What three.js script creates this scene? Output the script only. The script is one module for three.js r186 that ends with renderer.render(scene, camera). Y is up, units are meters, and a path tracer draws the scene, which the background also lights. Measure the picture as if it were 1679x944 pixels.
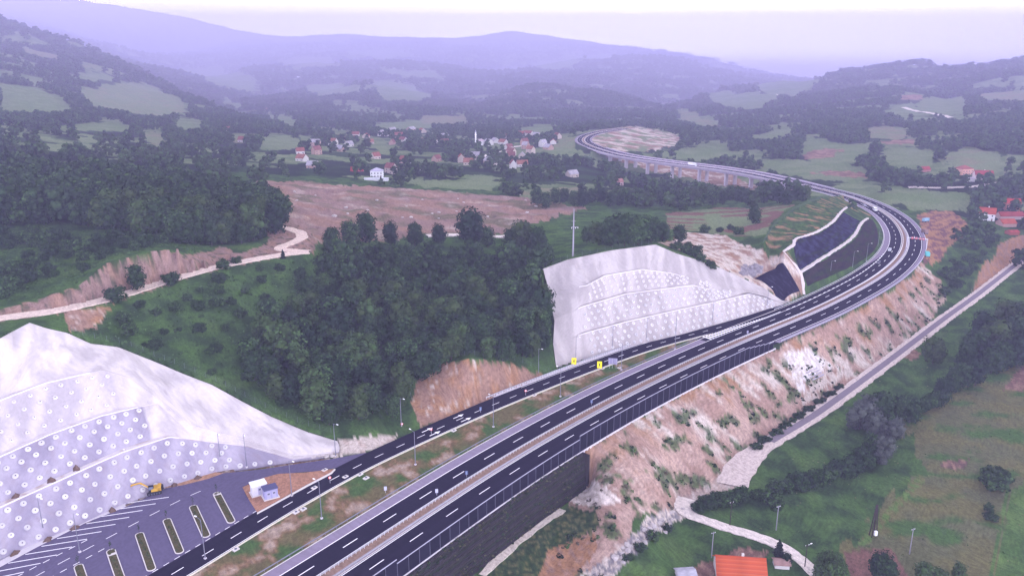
import * as THREE from 'three';
import { mergeGeometries, mergeVertices, toCreasedNormals } from 'three/addons/utils/BufferGeometryUtils.js';
import { createNoise2D, createNoise3D } from 'simplex-noise';

// ------------------------------------------------------------------ camera, sky, sun, exposure
const scene = new THREE.Scene();
const EYE = 125, PITCH = Math.atan(377 / 1300);                 // a drone 125 m above the carriageway, looking 16 degrees down
const camera = new THREE.PerspectiveCamera(2 * Math.atan(472 / 1300) * 180 / Math.PI, 1679 / 944, 1, 60000);
camera.position.set(0, EYE, 0);
camera.rotation.set(-PITCH, 0, 0);
camera.updateMatrixWorld();
const renderer = new THREE.WebGLRenderer();
renderer.toneMapping = THREE.LinearToneMapping;
renderer.toneMappingExposure = 0.77;
renderer.shadowMap.enabled = true;

const SUN = new THREE.Vector3(0.62, 0.62, -0.48).normalize();
{
  // overcast sky: bright veil of cloud, brighter round the hidden sun, a little lavender away from it
  const w = 512, h = 256, px = new Float32Array(w * h * 4), d = new THREE.Vector3();
  const n3 = createNoise3D(mulberry(5));
  for (let j = 0; j < h; j++) for (let i = 0; i < w; i++) {
    const lat = (j + .5) / h * Math.PI - Math.PI / 2, lon = ((i + .5) / w - .5) * 2 * Math.PI;
    d.set(Math.cos(lat) * Math.cos(lon), Math.sin(lat), Math.cos(lat) * Math.sin(lon));
    const c = .5 + .5 * d.dot(SUN), veil = Math.pow(c, 5), up = Math.max(0, d.y), low = Math.exp(-up * 5.2);
    const cl = 1 + .06 * n3(d.x * 2.2, d.y * 5, d.z * 2.2) + .03 * n3(d.x * 6, d.y * 12, d.z * 6);
    const k = ((i + j * w) * 4);
    const g = 1.7 * cl * (d.y < -.02 ? .2 : 1) * (.45 + 15.5 * low);
    px[k] = g * (.95 + .95 * veil); px[k + 1] = g * (.94 + 1.0 * veil); px[k + 2] = g * (1.1 + .8 * veil); px[k + 3] = 1;
  }
  const sky = new THREE.DataTexture(px, w, h, THREE.RGBAFormat, THREE.FloatType);
  sky.mapping = THREE.EquirectangularReflectionMapping; sky.magFilter = THREE.LinearFilter; sky.needsUpdate = true;
  scene.background = sky; scene.environment = sky; 
}
const sun = new THREE.DirectionalLight(0xfff2e6, 0.9);
sun.position.copy(SUN).multiplyScalar(1500).add(new THREE.Vector3(80, 0, -450));
sun.target.position.set(80, 0, -450);
sun.castShadow = true; sun.shadow.radius = 24;
Object.assign(sun.shadow.camera, { left: -900, right: 900, top: 900, bottom: -900, near: 1, far: 4000 });
scene.add(sun, sun.target);
scene.fog = new THREE.FogExp2(new THREE.Color(.60, .56, 1.0), 0.00016);

// ------------------------------------------------------------------ helpers
function mulberry(a) { return () => { a |= 0; a = a + 0x6D2B79F5 | 0; let t = Math.imul(a ^ a >>> 15, 1 | a); t = t + Math.imul(t ^ t >>> 7, 61 | t) ^ t; return ((t ^ t >>> 14) >>> 0) / 4294967296; }; }
const rnd = mulberry(11);
const noise2 = createNoise2D(mulberry(21));
const fbm = (x, y, o = 4) => { let s = 0, a = .5; for (let i = 0; i < o; i++) { s += a * noise2(x, y); x = x * 2.03 + 17; y = y * 2.03 - 9; a *= .5; } return s; };
const clamp = (x, a = 0, b = 1) => Math.min(b, Math.max(a, x)), lerp = (a, b, t) => a + (b - a) * t;
const smooth = (a, b, x) => { const t = clamp((x - a) / (b - a)); return t * t * (3 - 2 * t); };
const V = (x, y, z) => new THREE.Vector3(x, y, z);
// survey of the photograph: a sight line through photo point (u, v) met with the level at height e
function sight(u, v) { const x = (u - 839.5) / 1300, y = -(v - 472) / 1300, c = Math.cos(PITCH), s = Math.sin(PITCH); return V(x, y * c - s, -(y * s + c)); }
function E(u, v, e = 0) { const d = sight(u, v), t = (e - EYE) / d.y; return V(d.x * t, e, d.z * t); }
const D = (u, v, far) => { if (far > 1150) far = Math.min(17000, 1150 + (far - 1150) * 4.4); return E(u, v, EYE - (v - 95) / 1300 * far); };
const levels = (list) => list.map(([u, v, e]) => E(u, v, e ?? 0));

const used = {};
const numbered = (n) => { used[n] = (used[n] ?? -1) + 1; return used[n] ? `${n}_${String(used[n]).padStart(3, '0')}` : n; };
function tag(o, label, category, group, kind) { if (label) o.userData.label = label; if (category) o.userData.category = category; if (group) o.userData.group = group; if (kind) o.userData.kind = kind; return o; }
function mesh(name, geo, mat, parent = scene) { const m = new THREE.Mesh(geo, mat); m.name = parent === scene ? numbered(name) : name; m.castShadow = m.receiveShadow = true; parent.add(m); return m; }
function thing(name, label, category, pos = V(0, 0, 0), turn = 0, group) { const o = new THREE.Group(); o.name = numbered(name); o.position.copy(pos); o.rotation.y = turn; scene.add(o); return tag(o, label, category, group); }
function copyOf(src, pos, turn, label, group, scale) { const c = src.clone(); c.name = numbered(src.userData.base ?? src.name); c.userData = { ...src.userData }; c.position.copy(pos); c.rotation.y = turn; if (scale) c.scale.set(...[].concat(scale, scale, scale).slice(0, 3)); if (label) c.userData.label = label; if (group) c.userData.group = group; scene.add(c); return c; }
const lin = (r, g, b) => new THREE.Color().setRGB(r, g, b);
const std = (c, o = {}) => new THREE.MeshPhysicalMaterial({ color: Array.isArray(c) ? lin(...c) : c, roughness: .92, metalness: 0, specularIntensity: 0, ...o });

// textures: grain of surfaces, repeated in metres
function grain(size, metres, f, srgb = true) {
  const a = new Uint8Array(size * size * 4);
  for (let j = 0; j < size; j++) for (let i = 0; i < size; i++) {
    const v = clamp(f(i / size, j / size)) * 255, k = (i + j * size) * 4; a[k] = a[k + 1] = a[k + 2] = v; a[k + 3] = 255;
  }
  const t = new THREE.DataTexture(a, size, size); t.wrapS = t.wrapT = THREE.RepeatWrapping; t.magFilter = THREE.LinearFilter; t.minFilter = THREE.LinearMipmapLinearFilter; t.generateMipmaps = true;
  t.repeat.set(1 / metres, 1 / metres); t.needsUpdate = true; return t;
}
const n4 = createNoise3D(mulberry(8));
const tileNoise = (x, y, f) => { const a = x * 2 * Math.PI, b = y * 2 * Math.PI; return n4(Math.cos(a) * f + 3.1 + Math.cos(b) * f * .7, Math.sin(a) * f + Math.sin(b) * f * .7, (Math.cos(b) - Math.sin(a)) * f * .6); };
const groundGrain = grain(512, 46, (x, y) => .78 + .16 * tileNoise(x, y, 5) + .16 * tileNoise(x + .37, y, 17) + .12 * tileNoise(x, y + .2, 45));
const rockGrain = grain(512, 30, (x, y) => .9 + .05 * tileNoise(x, y, 3) + .035 * tileNoise(x, y, 11) + .035 * tileNoise(x, y, 34) - .1 * smooth(.045, 0, Math.abs(tileNoise(x + .3, y, 2.2))));
const laneGrain = grain(512, 40, (x, y) => .82 + .09 * tileNoise(.3, y, 9) + .05 * tileNoise(.1, y, 31) + .07 * tileNoise(x, y, 5) + .05 * tileNoise(x, y, 40));
const roadGrain = grain(512, 34, (x, y) => .86 + .08 * tileNoise(x, y, 4) + .06 * tileNoise(x, y, 23) + .04 * tileNoise(x, y, 60));

// ------------------------------------------------------------------ the motorway's line
const H0 = 0;   // level of the carriageway
const dashR = [[623, 922], [685, 878], [742, 839], [795, 804], [843, 772], [889, 743], [933, 717], [975.5, 693], [1014.6, 671], [1052, 651], [1088.5, 632.5], [1123, 615.4], [1156.6, 599.6], [1189, 584.7], [1220, 570.5]];
class Track {
  constructor(pts, step, blur) {
    const c = new THREE.CatmullRomCurve3(pts, false, 'centripetal'), n = Math.ceil(c.getLength() / step);
    let p = c.getSpacedPoints(n);
    for (let k = 0; k < blur; k++) p = p.map((q, i) => i && i < p.length - 1 ? V(0, 0, 0).addScaledVector(p[i - 1], .25).addScaledVector(q, .5).addScaledVector(p[i + 1], .25) : q);
    this.p = p; this.s = [0];
    for (let i = 1; i < p.length; i++) this.s.push(this.s[i - 1] + p[i].distanceTo(p[i - 1]));
    this.len = this.s[p.length - 1];
    this.t = p.map((q, i) => p[Math.min(i + 1, p.length - 1)].clone().sub(p[Math.max(0, i - 1)]).setY(0).normalize());
  }
  at(s, o = 0, y = 0) { // point s metres along, o metres to the right
    let i = 0, j = this.s.length - 1; s = clamp(s, 0, this.len);
    while (j - i > 1) { const m = (i + j) >> 1; if (this.s[m] <= s) i = m; else j = m; }
    const f = (s - this.s[i]) / (this.s[j] - this.s[i]), q = this.p[i].clone().lerp(this.p[j], f), t = this.t[i].clone().lerp(this.t[j], f).normalize();
    q.x += -t.z * o; q.z += t.x * o; q.y += y; this.dir = t; return q;
  }
  near(x, z, from = 0, to = 1e9) { // -> [s, o, distance]
    let b = 1e18, k = 0; const p = this.p;
    for (let i = 0; i < p.length; i++) { if (this.s[i] < from || this.s[i] > to) continue; const dx = p[i].x - x, dz = p[i].z - z, d = dx * dx + dz * dz; if (d < b) { b = d; k = i; } }
    const t = this.t[k], dx = x - p[k].x, dz = z - p[k].z;
    return [this.s[k] + dx * t.x + dz * t.z, -t.z * dx + t.x * dz, Math.sqrt(b)];
  }
}
const motorway = (() => {
  const R = dashR.map(([u, v]) => E(u, v, 0));
  const pts = R.map((p, i) => { const t = R[Math.min(i + 1, 14)].clone().sub(R[Math.max(i - 1, 0)]).setY(0).normalize(); return V(p.x + t.z * 6.25, 0, p.z - t.x * 6.25); }).filter((_, i) => i % 2 === 0);
  const t0 = pts[0].clone().sub(pts[2]).normalize(), back = [150, 110, 70, 35].map((k) => pts[0].clone().addScaledVector(t0, k));
  const far = [[1273, 535], [1340, 507.7], [1400, 477], [1438, 456], [1458.5, 439.6], [1473, 426.6], [1481.6, 413.7], [1486, 400.7], [1485, 385], [1478.7, 373.3], [1470, 361.8], [1455.6, 350], [1429.7, 336], [1392, 321.4], [1337.5, 308], [1303, 299], [1259.7, 289], [1216.5, 281], [1173, 274.7], [1124.5, 269], [1074, 262.5], [1031, 256], [994.8, 247.5], [970, 239], [957, 231.8], [962, 223], [985, 216], [1016, 211.6], [1036.6, 208.7]].map(([u, v]) => E(u, v, 0));
  return new Track([...back, ...pts, ...far], 4, 40);
})();
const sAt = (u, v) => { const p = E(u, v, 0); return motorway.near(p.x, p.z)[0]; };
const S_VIA0 = sAt(1322, 303), S_VIA1 = sAt(990, 246), S_WALL1 = sAt(945, 725), S_BAR0 = sAt(640, 940), S_BAR1 = sAt(1262, 563);
const slip = new Track(levels([[200, 990], [303.7, 928], [384, 879], [433, 849], [480.5, 821.5], [525.6, 796], [570, 772], [607, 753], [645, 736], [697, 712], [747, 690], [793, 670], [827, 656], [884, 633.5], [940.5, 611.5], [993.4, 592], [1043, 574.5], [1080, 563], [1122, 551.5], [1161, 542], [1215, 527], [1260, 513], [1300, 499]]), 3, 14);
const upper = new Track(levels([[-60, 1015], [10, 970], [83, 931], [147, 897], [207.5, 865], [264.6, 835], [321, 806.5], [355, 794], [390, 783.5], [430, 775], [490, 767], [540, 759], [590, 747], [640, 730]]), 3, 8);

// ------------------------------------------------------------------ break lines of the two shotcrete slopes (photo point, level)
const CLIFF1 = {
  toe: [[-150, 990, .1], [0, 917, .1], [130, 861, .1], [200, 828, .1], [267, 800, .1], [360, 772, .1], [484, 755, .1], [541, 747, .1], [556, 742, .1]],
  l1: [[-150, 905, 9], [0, 832, 9], [133, 772, 11], [200, 742, 11.7], [277, 717, 12], [320, 722, 8.8], [404, 732, 4.5], [480, 753, .6], [541, 745, .5], [556, 740, .5]],
  l2: [[-150, 830, 17], [0, 749, 17.5], [83, 712, 19], [167, 682, 20.5], [257, 661, 19], [313, 712, 10.5], [404, 730, 5], [480, 751, 1], [541, 744, .8], [556, 739, .7]],
  l3: [[-150, 745, 28], [0, 657, 28], [73, 629, 29.5], [167, 607, 30], [215, 622, 26], [313, 697, 13], [404, 722, 6.8], [480, 746, 2], [541, 742, 1.2], [556, 738, 1]],
  crest: [[-150, 600, 38], [0, 553, 41], [20, 542, 41], [47, 528, 43], [75, 537, 40], [110, 545, 36.7], [147, 562, 33], [193, 568, 31], [253, 592, 25.5], [300, 612, 22.4], [347, 630, 19], [394, 656, 15], [444, 682, 10.2], [500, 706, 5.6], [552, 722, 2.5]],
};
const CLIFF2 = {
  toe: [[912, 602, .1], [920, 598, .1], [965, 586, .1], [1000, 576, .1], [1119, 548, .1], [1200, 525, .1], [1285, 499, .1], [1294, 496, .1]],
  l1: [[907, 565, 6.5], [955, 548, 8], [965, 545, 8.3], [1027, 528, 9], [1119, 507, 9.3], [1172, 496, 9], [1230, 482, 8.3], [1250, 487, 5], [1285, 498, .5], [1294, 495, .4]],
  l2: [[909, 525, 13.5], [955, 503, 17], [1027, 482, 17], [1119, 470, 17], [1136, 468, 16.5], [1160, 474, 13.5], [1230, 480, 9], [1252, 485, 6], [1285, 497, .8], [1294, 494.5, .6]],
  l3: [[900, 480, 21], [963, 468, 24], [993, 452, 26], [1053, 442, 26.8], [1100, 448, 21.8], [1140, 458, 18], [1200, 470, 12], [1252, 481, 7], [1285, 496, 1.2], [1294, 494, .8]],
  crest: [[890, 440, 29.5], [930, 425, 32], [1000, 410, 34.9], [1075, 400, 36], [1110, 415, 29.5], [1160, 430, 23], [1200, 447, 16.7], [1250, 470, 9], [1283, 492, 2.3], [1294, 493.5, 1]],
};
for (const c of [CLIFF1, CLIFF2]) for (const k in c) c[k] = levels(c[k]);

// ------------------------------------------------------------------ terrain: levels between break lines, on a sheet whose cells grow with distance
const NT = 800, NR = 800, TH0 = -44 * Math.PI / 180, TH1 = 44 * Math.PI / 180, R0 = 105, R1 = 27000, LR = Math.log(R1 / R0);
const cellOf = (x, z) => [(Math.atan2(x, -z) - TH0) / (TH1 - TH0) * (NT - 1), Math.log(Math.hypot(x, z) / R0) / LR * (NR - 1)];
const hard = [], soft = [];   // [x, z, e]
const line = (pts, w = 1) => { for (let i = 0; i + 1 < pts.length; i++) { const a = pts[i], b = pts[i + 1], n = Math.max(1, Math.ceil(a.distanceTo(b) / (.0011 * Math.hypot(a.x, a.z)))); for (let k = 0; k <= n; k++) hard.push([lerp(a.x, b.x, k / n), lerp(a.z, b.z, k / n), lerp(a.y, b.y, k / n)]); } };
const spots = (list, f = E) => { for (const [u, v, e] of list) { const p = f(u, v, e); soft.push([p.x, p.z, p.y]); } };
for (const c of [CLIFF1, CLIFF2]) for (const k in c) line(c[k]);
// motorway platform, with its wall and embankment
for (let s = 0; s < motorway.len; s += .9) {
  if (s > S_VIA0 && s < S_VIA1) continue;
  for (let o = -15; o <= 12; o += .9) { const p = motorway.at(s, o); hard.push([p.x, p.z, -.12]); }
  if (s >= S_WALL1 && s < S_BAR1 + 3) for (const o of [12.7, 13.4]) { const p = motorway.at(s, o); hard.push([p.x, p.z, -2.7]); }
  if (s < S_WALL1) for (const o of [13.9, 14.6, 15.4, 16.2]) { const p = motorway.at(s, o); hard.push([p.x, p.z, lerp(-15.5, -14.5, s / S_WALL1)]); }
}
for (let s = 0; s < slip.len; s += .9) for (let o = -6.2; o <= 5.2; o += .8) { const p = slip.at(s, o); hard.push([p.x, p.z, -.1]); }
{ // level rest area between the upper road, the slip road and the toe of the slope
  const poly = [...CLIFF1.toe.slice(0, 8), ...levels([[600, 745], [570, 772], [480, 821], [384, 879], [303, 928], [200, 990], [60, 1075], [-150, 1190]])];
  const bx = new THREE.Box3().setFromPoints(poly);
  for (let x = bx.min.x; x < bx.max.x; x += .7) for (let z = bx.min.z; z < bx.max.z; z += .7) if (inside(poly, x, z)) hard.push([x, z, -.1]);
}
function inside(poly, x, z) { let c = false; for (let i = 0, j = poly.length - 1; i < poly.length; j = i++) { const a = poly[i], b = poly[j]; if ((a.z > z) !== (b.z > z) && x < (b.x - a.x) * (z - a.z) / (b.z - a.z) + a.x) c = !c; } return c; }
const dirtRoad = levels([[-90, 534, 40], [0, 522, 40], [100, 508, 39.5], [200, 484, 38.5], [250, 468, 38], [300, 453, 38], [360, 437, 38], [420, 425, 37.5], [470, 417, 37], [505, 413, 37]]);
const dirtLoop = levels([[505, 413, 37], [455, 408, 37.4], [475, 400, 37.8], [494, 390, 38], [492, 382, 38], [478, 377, 38], [466, 374, 38], [440, 371, 37]]);
const shelf = (pts, w) => { const t = new Track(pts, 3, 2); for (const o of [-w, -w / 2, 0, w / 2, w]) { const a = []; for (let s = 0; s <= t.len; s += 3) a.push(t.at(s, o)); line(a); } };
shelf(dirtRoad, 4); shelf(dirtLoop, 3.2);
line(levels([[-60, 515, 41], [0, 508, 41.5], [67, 492, 43], [133, 468.5, 45], [173, 432, 49], [250, 412, 49.5], [367, 402, 46.5], [387, 415, 41]]));
const serviceLine = levels([[1740, 385, -14], [1679, 425, -15.5], [1640, 455, -16.5], [1600, 486, -17], [1550, 522, -17.6], [1500, 560, -18], [1450, 598, -18], [1400, 635, -18], [1330, 685, -18], [1260, 727, -18], [1225, 752, -18.2], [1203, 780, -18.4], [1198, 796, -18.5]]);
const paleLine = levels([[1128, 818, -18.9], [1118, 838, -19], [1160, 855, -19.2], [1200, 868, -19.4], [1240, 880, -19.5], [1275, 893, -19.6], [1305, 912, -19.8], [1330, 932, -20], [1350, 955, -20], [1380, 1000, -20.4]]);
shelf(serviceLine, 4.2); shelf(paleLine, 3);
{ // toe of the embankment runs beside the service road
  const t = new Track(serviceLine, 3, 3), a = []; for (let s = 30; s < t.len; s += 4) { const p = t.at(s, 5.5); p.y += .4; a.push(p); } 
  line(a.slice(20));
}
line(levels([[1590, 472, -13], [1612, 440, -11], [1640, 400, -9], [1679, 386, -7]]));
line(levels([[685, 622, 6], [720, 597, 10], [770, 589, 14], [830, 593, 8], [880, 612, 1]]));
const MAT = {   // the paths that frame the dark mats
  left: levels([[1285, 412, 21], [1300, 430, 15], [1313, 447, 10], [1318, 484, .4]]),
  mid: levels([[1313, 447, 10], [1340, 429, 12.5], [1372, 409, 13.2], [1398, 390, 12.7], [1414, 365, 10.8], [1424, 358, 5.7]]),
  top: levels([[1285, 412, 21], [1300, 403, 22.5], [1306, 392, 22.5], [1333, 383, 22], [1362, 367, 20], [1381, 346, 16.9], [1392, 338, 9]]),
};
line(MAT.left); line(MAT.mid); line(MAT.top);
const mat1Top = levels([[1237, 457, 10.3], [1255, 447, 11], [1273, 440, 11.4]]); line(mat1Top);
const fenceRight = levels([[1252, 398, 21], [1262, 382, 21.5], [1272, 368, 22], [1306, 342, 22.4], [1346, 325, 17], [1385, 320, 4]]); line(fenceRight);
// hillside under the woods, spoil heap and fields in between
spots([[0, 470, 285], [60, 440, 300], [0, 400, 340], [100, 400, 340], [200, 380, 350], [0, 330, 400], [200, 330, 410], [350, 355, 390], [450, 372, 396], [0, 280, 470], [100, 285, 470], [200, 300, 470], [300, 310, 480], [400, 335, 470], [430, 345, 480],
  [250, 530, 280], [330, 480, 315], [420, 460, 335], [400, 560, 285], [480, 640, 265], [560, 690, 262], [600, 640, 283], [640, 660, 282], [700, 520, 315], [600, 520, 318], [520, 470, 330], [800, 500, 330], [850, 560, 318], [880, 480, 345], [770, 400, 400], [650, 400, 390], [560, 400, 385], [760, 386, 460],
  [480, 395, 420], [500, 370, 450], [560, 340, 520], [640, 360, 520], [600, 310, 620], [700, 335, 560], [800, 360, 560], [860, 330, 620], [450, 299, 640], [520, 294, 650], [640, 302, 660], [750, 311, 660], [830, 328, 640], [960, 352, 600],
  [940, 402, 373], [880, 402, 388], [1000, 405, 370], [1050, 398, 388], [1000, 380, 420], [1130, 395, 440], [1200, 430, 425], [1240, 440, 415], [1200, 360, 560], [1100, 350, 560], [1240, 350, 560], [1150, 335, 640], [1200, 325, 690]], D);
spots([[1560, 430, -11], [1540, 470, -16], [1590, 380, -4], [1520, 350, -2], [1580, 350, -4], [1620, 358, -6], [1679, 345, -6], [1550, 330, -8], [1600, 300, 4], [1550, 310, -2], [1679, 300, 6], [1450, 300, -6],
  [1679, 944, -21], [1400, 944, -20.5], [1300, 800, -18.6], [1450, 760, -18.8], [1679, 760, -15], [1500, 650, -18.5], [1600, 640, -16], [1679, 600, -12], [1620, 560, -16], [1679, 520, -13], [1740, 480, -12], [900, 930, -17], [1000, 880, -18], [1100, 870, -18.8], [1050, 944, -19.5], [800, 1000, -17],
  [1100, 312, -19], [1050, 300, -19], [1200, 314, -18], [1290, 318, -14], [1000, 285, -14], [950, 295, -12], [900, 300, -6], [1150, 290, -16], [1250, 295, -12]]);
spots([[0, 25, 1700], [60, 48, 1700], [130, 74, 1700], [240, 118, 1700], [0, 100, 1400], [0, 210, 1190], [150, 150, 1380], [300, 160, 1400], [400, 192, 1250], [250, 205, 1195], [150, 230, 1090], [350, 240, 1050], [-250, 20, 1600], [300, 130, 2100],
  [480, 240, 1080], [600, 235, 1130], [700, 240, 1110], [800, 245, 1080], [620, 285, 850], [720, 280, 880], [820, 285, 850], [880, 225, 1220], [600, 205, 1300], [760, 200, 1350],
  [250, 97, 4300], [300, 82, 4500], [420, 58, 4500], [560, 50, 4500], [690, 57, 4500], [760, 57, 4500], [830, 47, 4500], [900, 54, 4500], [1000, 70, 4400], [1130, 83, 3800], [1180, 97, 3500], [1260, 116, 3300],
  [600, 110, 3200], [600, 160, 2000], [700, 150, 2200], [830, 145, 2100], [900, 150, 2000], [900, 190, 1600], [1000, 130, 2600], [1050, 180, 1700], [1050, 110, 3000], [880, 112, 3000], [700, 100, 3400], [450, 130, 2600], [450, 90, 3400], [350, 120, 2600], [350, 160, 1900], [470, 170, 1800],
  [1420, 106, 1850], [1510, 102, 1800], [1600, 112, 1700], [1679, 98, 1700], [1900, 90, 1650], [1260, 128, 2200], [1330, 128, 2000], [1150, 152, 2000], [1250, 200, 1300], [1400, 200, 1250], [1300, 260, 950], [1450, 262, 930], [1500, 180, 1350], [1600, 180, 1300], [1600, 240, 1000], [1679, 250, 900], [1400, 145, 1650], [1200, 245, 1030], [1120, 210, 1400], [1080, 235, 1150], [1060, 205, 1450], [1800, 250, 850],
  [1000, 100, 8000], [1200, 135, 7600], [1500, 140, 7600], [1900, 140, 7600]], D);
// hill crests, each with the dip behind it
const ridge = (list, dip, back = 1.16) => { const c = list.map(([u, v, far]) => D(u, v, far)); line(c); line(c.map((p) => V(p.x * back, p.y - dip, p.z * back))); };
ridge([[-500, 10, 1600], [-250, 14, 1650], [0, 32, 1700], [60, 53, 1700], [130, 80, 1700], [200, 104, 1690], [240, 124, 1640], [300, 156, 1480], [380, 190, 1300]], 70);
ridge([[200, 112, 4200], [250, 102, 4300], [300, 86, 4500], [420, 63, 4500], [560, 55, 4500], [690, 62, 4500], [760, 61, 4500], [830, 51, 4500], [900, 58, 4500], [1000, 74, 4400], [1130, 88, 3800], [1180, 101, 3500], [1260, 122, 3300]], 150, 1.05);
ridge([[820, 124, 2800], [880, 108, 2900], [950, 98, 2900], [1040, 92, 2900], [1120, 98, 2900], [1200, 122, 2800]], 60);
ridge([[300, 142, 2650], [380, 120, 2700], [470, 108, 2700], [560, 102, 2700], [640, 100, 2700], [720, 107, 2700], [790, 122, 2600]], 50);
ridge([[410, 172, 1800], [500, 152, 1900], [580, 142, 1900], [660, 144, 1900], [740, 164, 1800]], 40);
ridge([[770, 180, 1680], [830, 155, 1750], [900, 143, 1780], [960, 146, 1780], [1030, 162, 1750], [1090, 182, 1700]], 45);
ridge([[1100, 176, 1650], [1150, 160, 1800], [1200, 148, 1950], [1260, 137, 2000], [1330, 134, 1950], [1420, 112, 1850], [1510, 108, 1800], [1600, 117, 1700], [1679, 104, 1700], [1850, 92, 1650]], 110);
ridge([[1190, 186, 1420], [1290, 170, 1450], [1400, 152, 1480], [1480, 152, 1450], [1560, 170, 1350]], 14);
ridge([[-900, -10, 5000], [-300, -8, 5000], [0, -5, 5000], [120, 0, 5000], [230, 14, 5000], [330, 34, 5000], [430, 56, 5000], [520, 66, 5000], [700, 66, 5000], [900, 72, 5000], [1050, 100, 5000], [1200, 135, 5000], [1900, 140, 5000]], 500);
for (let s = S_VIA0 + 16; s < S_VIA1 - 16; s += 1.5) { const e = -19 * Math.pow(Math.sin(Math.PI * (s - S_VIA0) / (S_VIA1 - S_VIA0)), .55); for (let o = -34; o <= 34; o += 2) { const p = motorway.at(s, o); hard.push([p.x, p.z, e]); } }
for (const [a, e, r] of [[-40, -25, 0], [40, -25, 0]]) soft.push([Math.sin(a * Math.PI / 180) * 140, -Math.cos(a * Math.PI / 180) * 140, a > 0 ? -22 : 0]);

const heap = levels([[425, 300, 25], [520, 290, 27], [640, 298, 21], [760, 308, 16], [850, 322, 10], [970, 352, 6], [900, 372, 8], [820, 383, 18], [700, 383, 20], [560, 390, 30], [515, 398, 36], [505, 372, 37], [450, 362, 38], [440, 340, 33]]);
const hgt = (() => {
  let prev = null, pw = 0, ph = 0;
  for (let lev = 6; lev >= 0; lev--) {
    const k = 1 << lev, w = Math.ceil((NT - 1) / k) + 1, h = Math.ceil((NR - 1) / k) + 1, a = new Float32Array(w * h), fix = new Float32Array(w * h), cnt = new Float32Array(w * h);
    const put = ([x, z, e], wt) => { const [i, j] = cellOf(x, z), I = Math.round(i / k), J = Math.round(j / k); if (I < 0 || J < 0 || I >= w || J >= h) return; fix[I + J * w] += e * wt; cnt[I + J * w] += wt; };
    for (const p of hard) put(p, 1);
    if (lev >= 3) for (const p of soft) { const [i, j] = cellOf(p[0], p[1]), I = Math.round(i / k), J = Math.round(j / k); if (I >= 0 && J >= 0 && I < w && J < h && !cnt[I + J * w]) put(p, .001); }
    for (let j = 0; j < h; j++) for (let i = 0; i < w; i++) {
      if (prev) { const x = Math.min(i / 2, pw - 1.001), y = Math.min(j / 2, ph - 1.001), I = x | 0, J = y | 0, f = x - I, g = y - J; a[i + j * w] = (prev[I + J * pw] * (1 - f) + prev[I + 1 + J * pw] * f) * (1 - g) + (prev[I + (J + 1) * pw] * (1 - f) + prev[I + 1 + (J + 1) * pw] * f) * g; }
      if (cnt[i + j * w]) a[i + j * w] = fix[i + j * w] / cnt[i + j * w];
    }
    const its = [24, 30, 40, 60, 200, 400, 800][lev];
    for (let n = 0; n < its; n++) for (let j = 0; j < h; j++) for (let i = 0; i < w; i++) {
      const q = i + j * w; if (cnt[q]) continue;
      const l = i ? a[q - 1] : a[q + 1], r = i < w - 1 ? a[q + 1] : a[q - 1], u = j ? a[q - w] : a[q + w], d = j < h - 1 ? a[q + w] : a[q - w];
      a[q] += 1.3 * ((l + r + u + d) / 4 - a[q]);
    }
    prev = a; pw = w; ph = h;
    if (lev === 0) { // weathered bank above the dirt road: round off its face
      const bank = levels([[-60, 522, 40], [-60, 505, 43], [67, 480, 46], [133, 455, 48], [173, 420, 52], [250, 402, 52], [367, 394, 49], [400, 412, 41], [385, 424, 39], [300, 444, 39], [200, 474, 39], [100, 499, 40]]);
      for (let n = 0; n < 10; n++) for (let j = 1; j < h - 1; j++) { const rr = R0 * Math.exp(LR * j / (NR - 1)); if (rr < 250 || rr > 420) continue; for (let i = 1; i < w - 1; i++) { const [x, z] = planOf(i, j); if (x > 0 || !inside(bank, x, z)) continue; const q = i + j * w; a[q] = (a[q] * 2 + a[q - 1] + a[q + 1] + a[q - w] + a[q + w]) / 6; } }
    }
    if (lev === 0) { // uneven ground away from the built lines
      let dist = new Float32Array(w * h).fill(40); for (let q = 0; q < w * h; q++) if (cnt[q]) dist[q] = 0;
      for (let j = 1; j < h; j++) for (let i = 1; i < w - 1; i++) { const q = i + j * w; dist[q] = Math.min(dist[q], dist[q - 1] + 1, dist[q - w] + 1); }
      for (let j = h - 2; j >= 0; j--) for (let i = w - 2; i > 0; i--) { const q = i + j * w; dist[q] = Math.min(dist[q], dist[q + 1] + 1, dist[q + w] + 1); }
      for (let j = 0; j < h; j++) for (let i = 0; i < w; i++) {
        const q = i + j * w, [x, z] = planOf(i, j), r = Math.hypot(x, z), m = smooth(0, 12, dist[q]);
        if (r > 400 && r < 760 && x < 60 && inside(heap, x, z)) a[q] += 2.6 * fbm(x / 34, z / 22, 3) + .9 * Math.abs(fbm(x / 11, z / 9, 2)) + 1.3 * smooth(.1, .2, fbm(x / 90 + 2, z / 40, 2));
        a[q] += m * (.5 * fbm(x / 9, z / 9, 3) + (r < 700 ? .9 : 1.6) * fbm(x / 40, z / 40, 3)) + smooth(1050, 4200, r) * 30 * fbm(x / 620, z / 620, 4) + smooth(6000, 11000, r) * 55 * fbm(x / 2400 + 5, z / 2400, 4);
      }
    }
  }
  return prev;
})();
function planOf(i, j) { const t = TH0 + (TH1 - TH0) * i / (NT - 1), r = R0 * Math.exp(LR * j / (NR - 1)); return [Math.sin(t) * r, -Math.cos(t) * r]; }
const cliffPoly = [CLIFF1, CLIFF2].map((c) => [...c.toe, ...[...c.crest].reverse()]);
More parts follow.
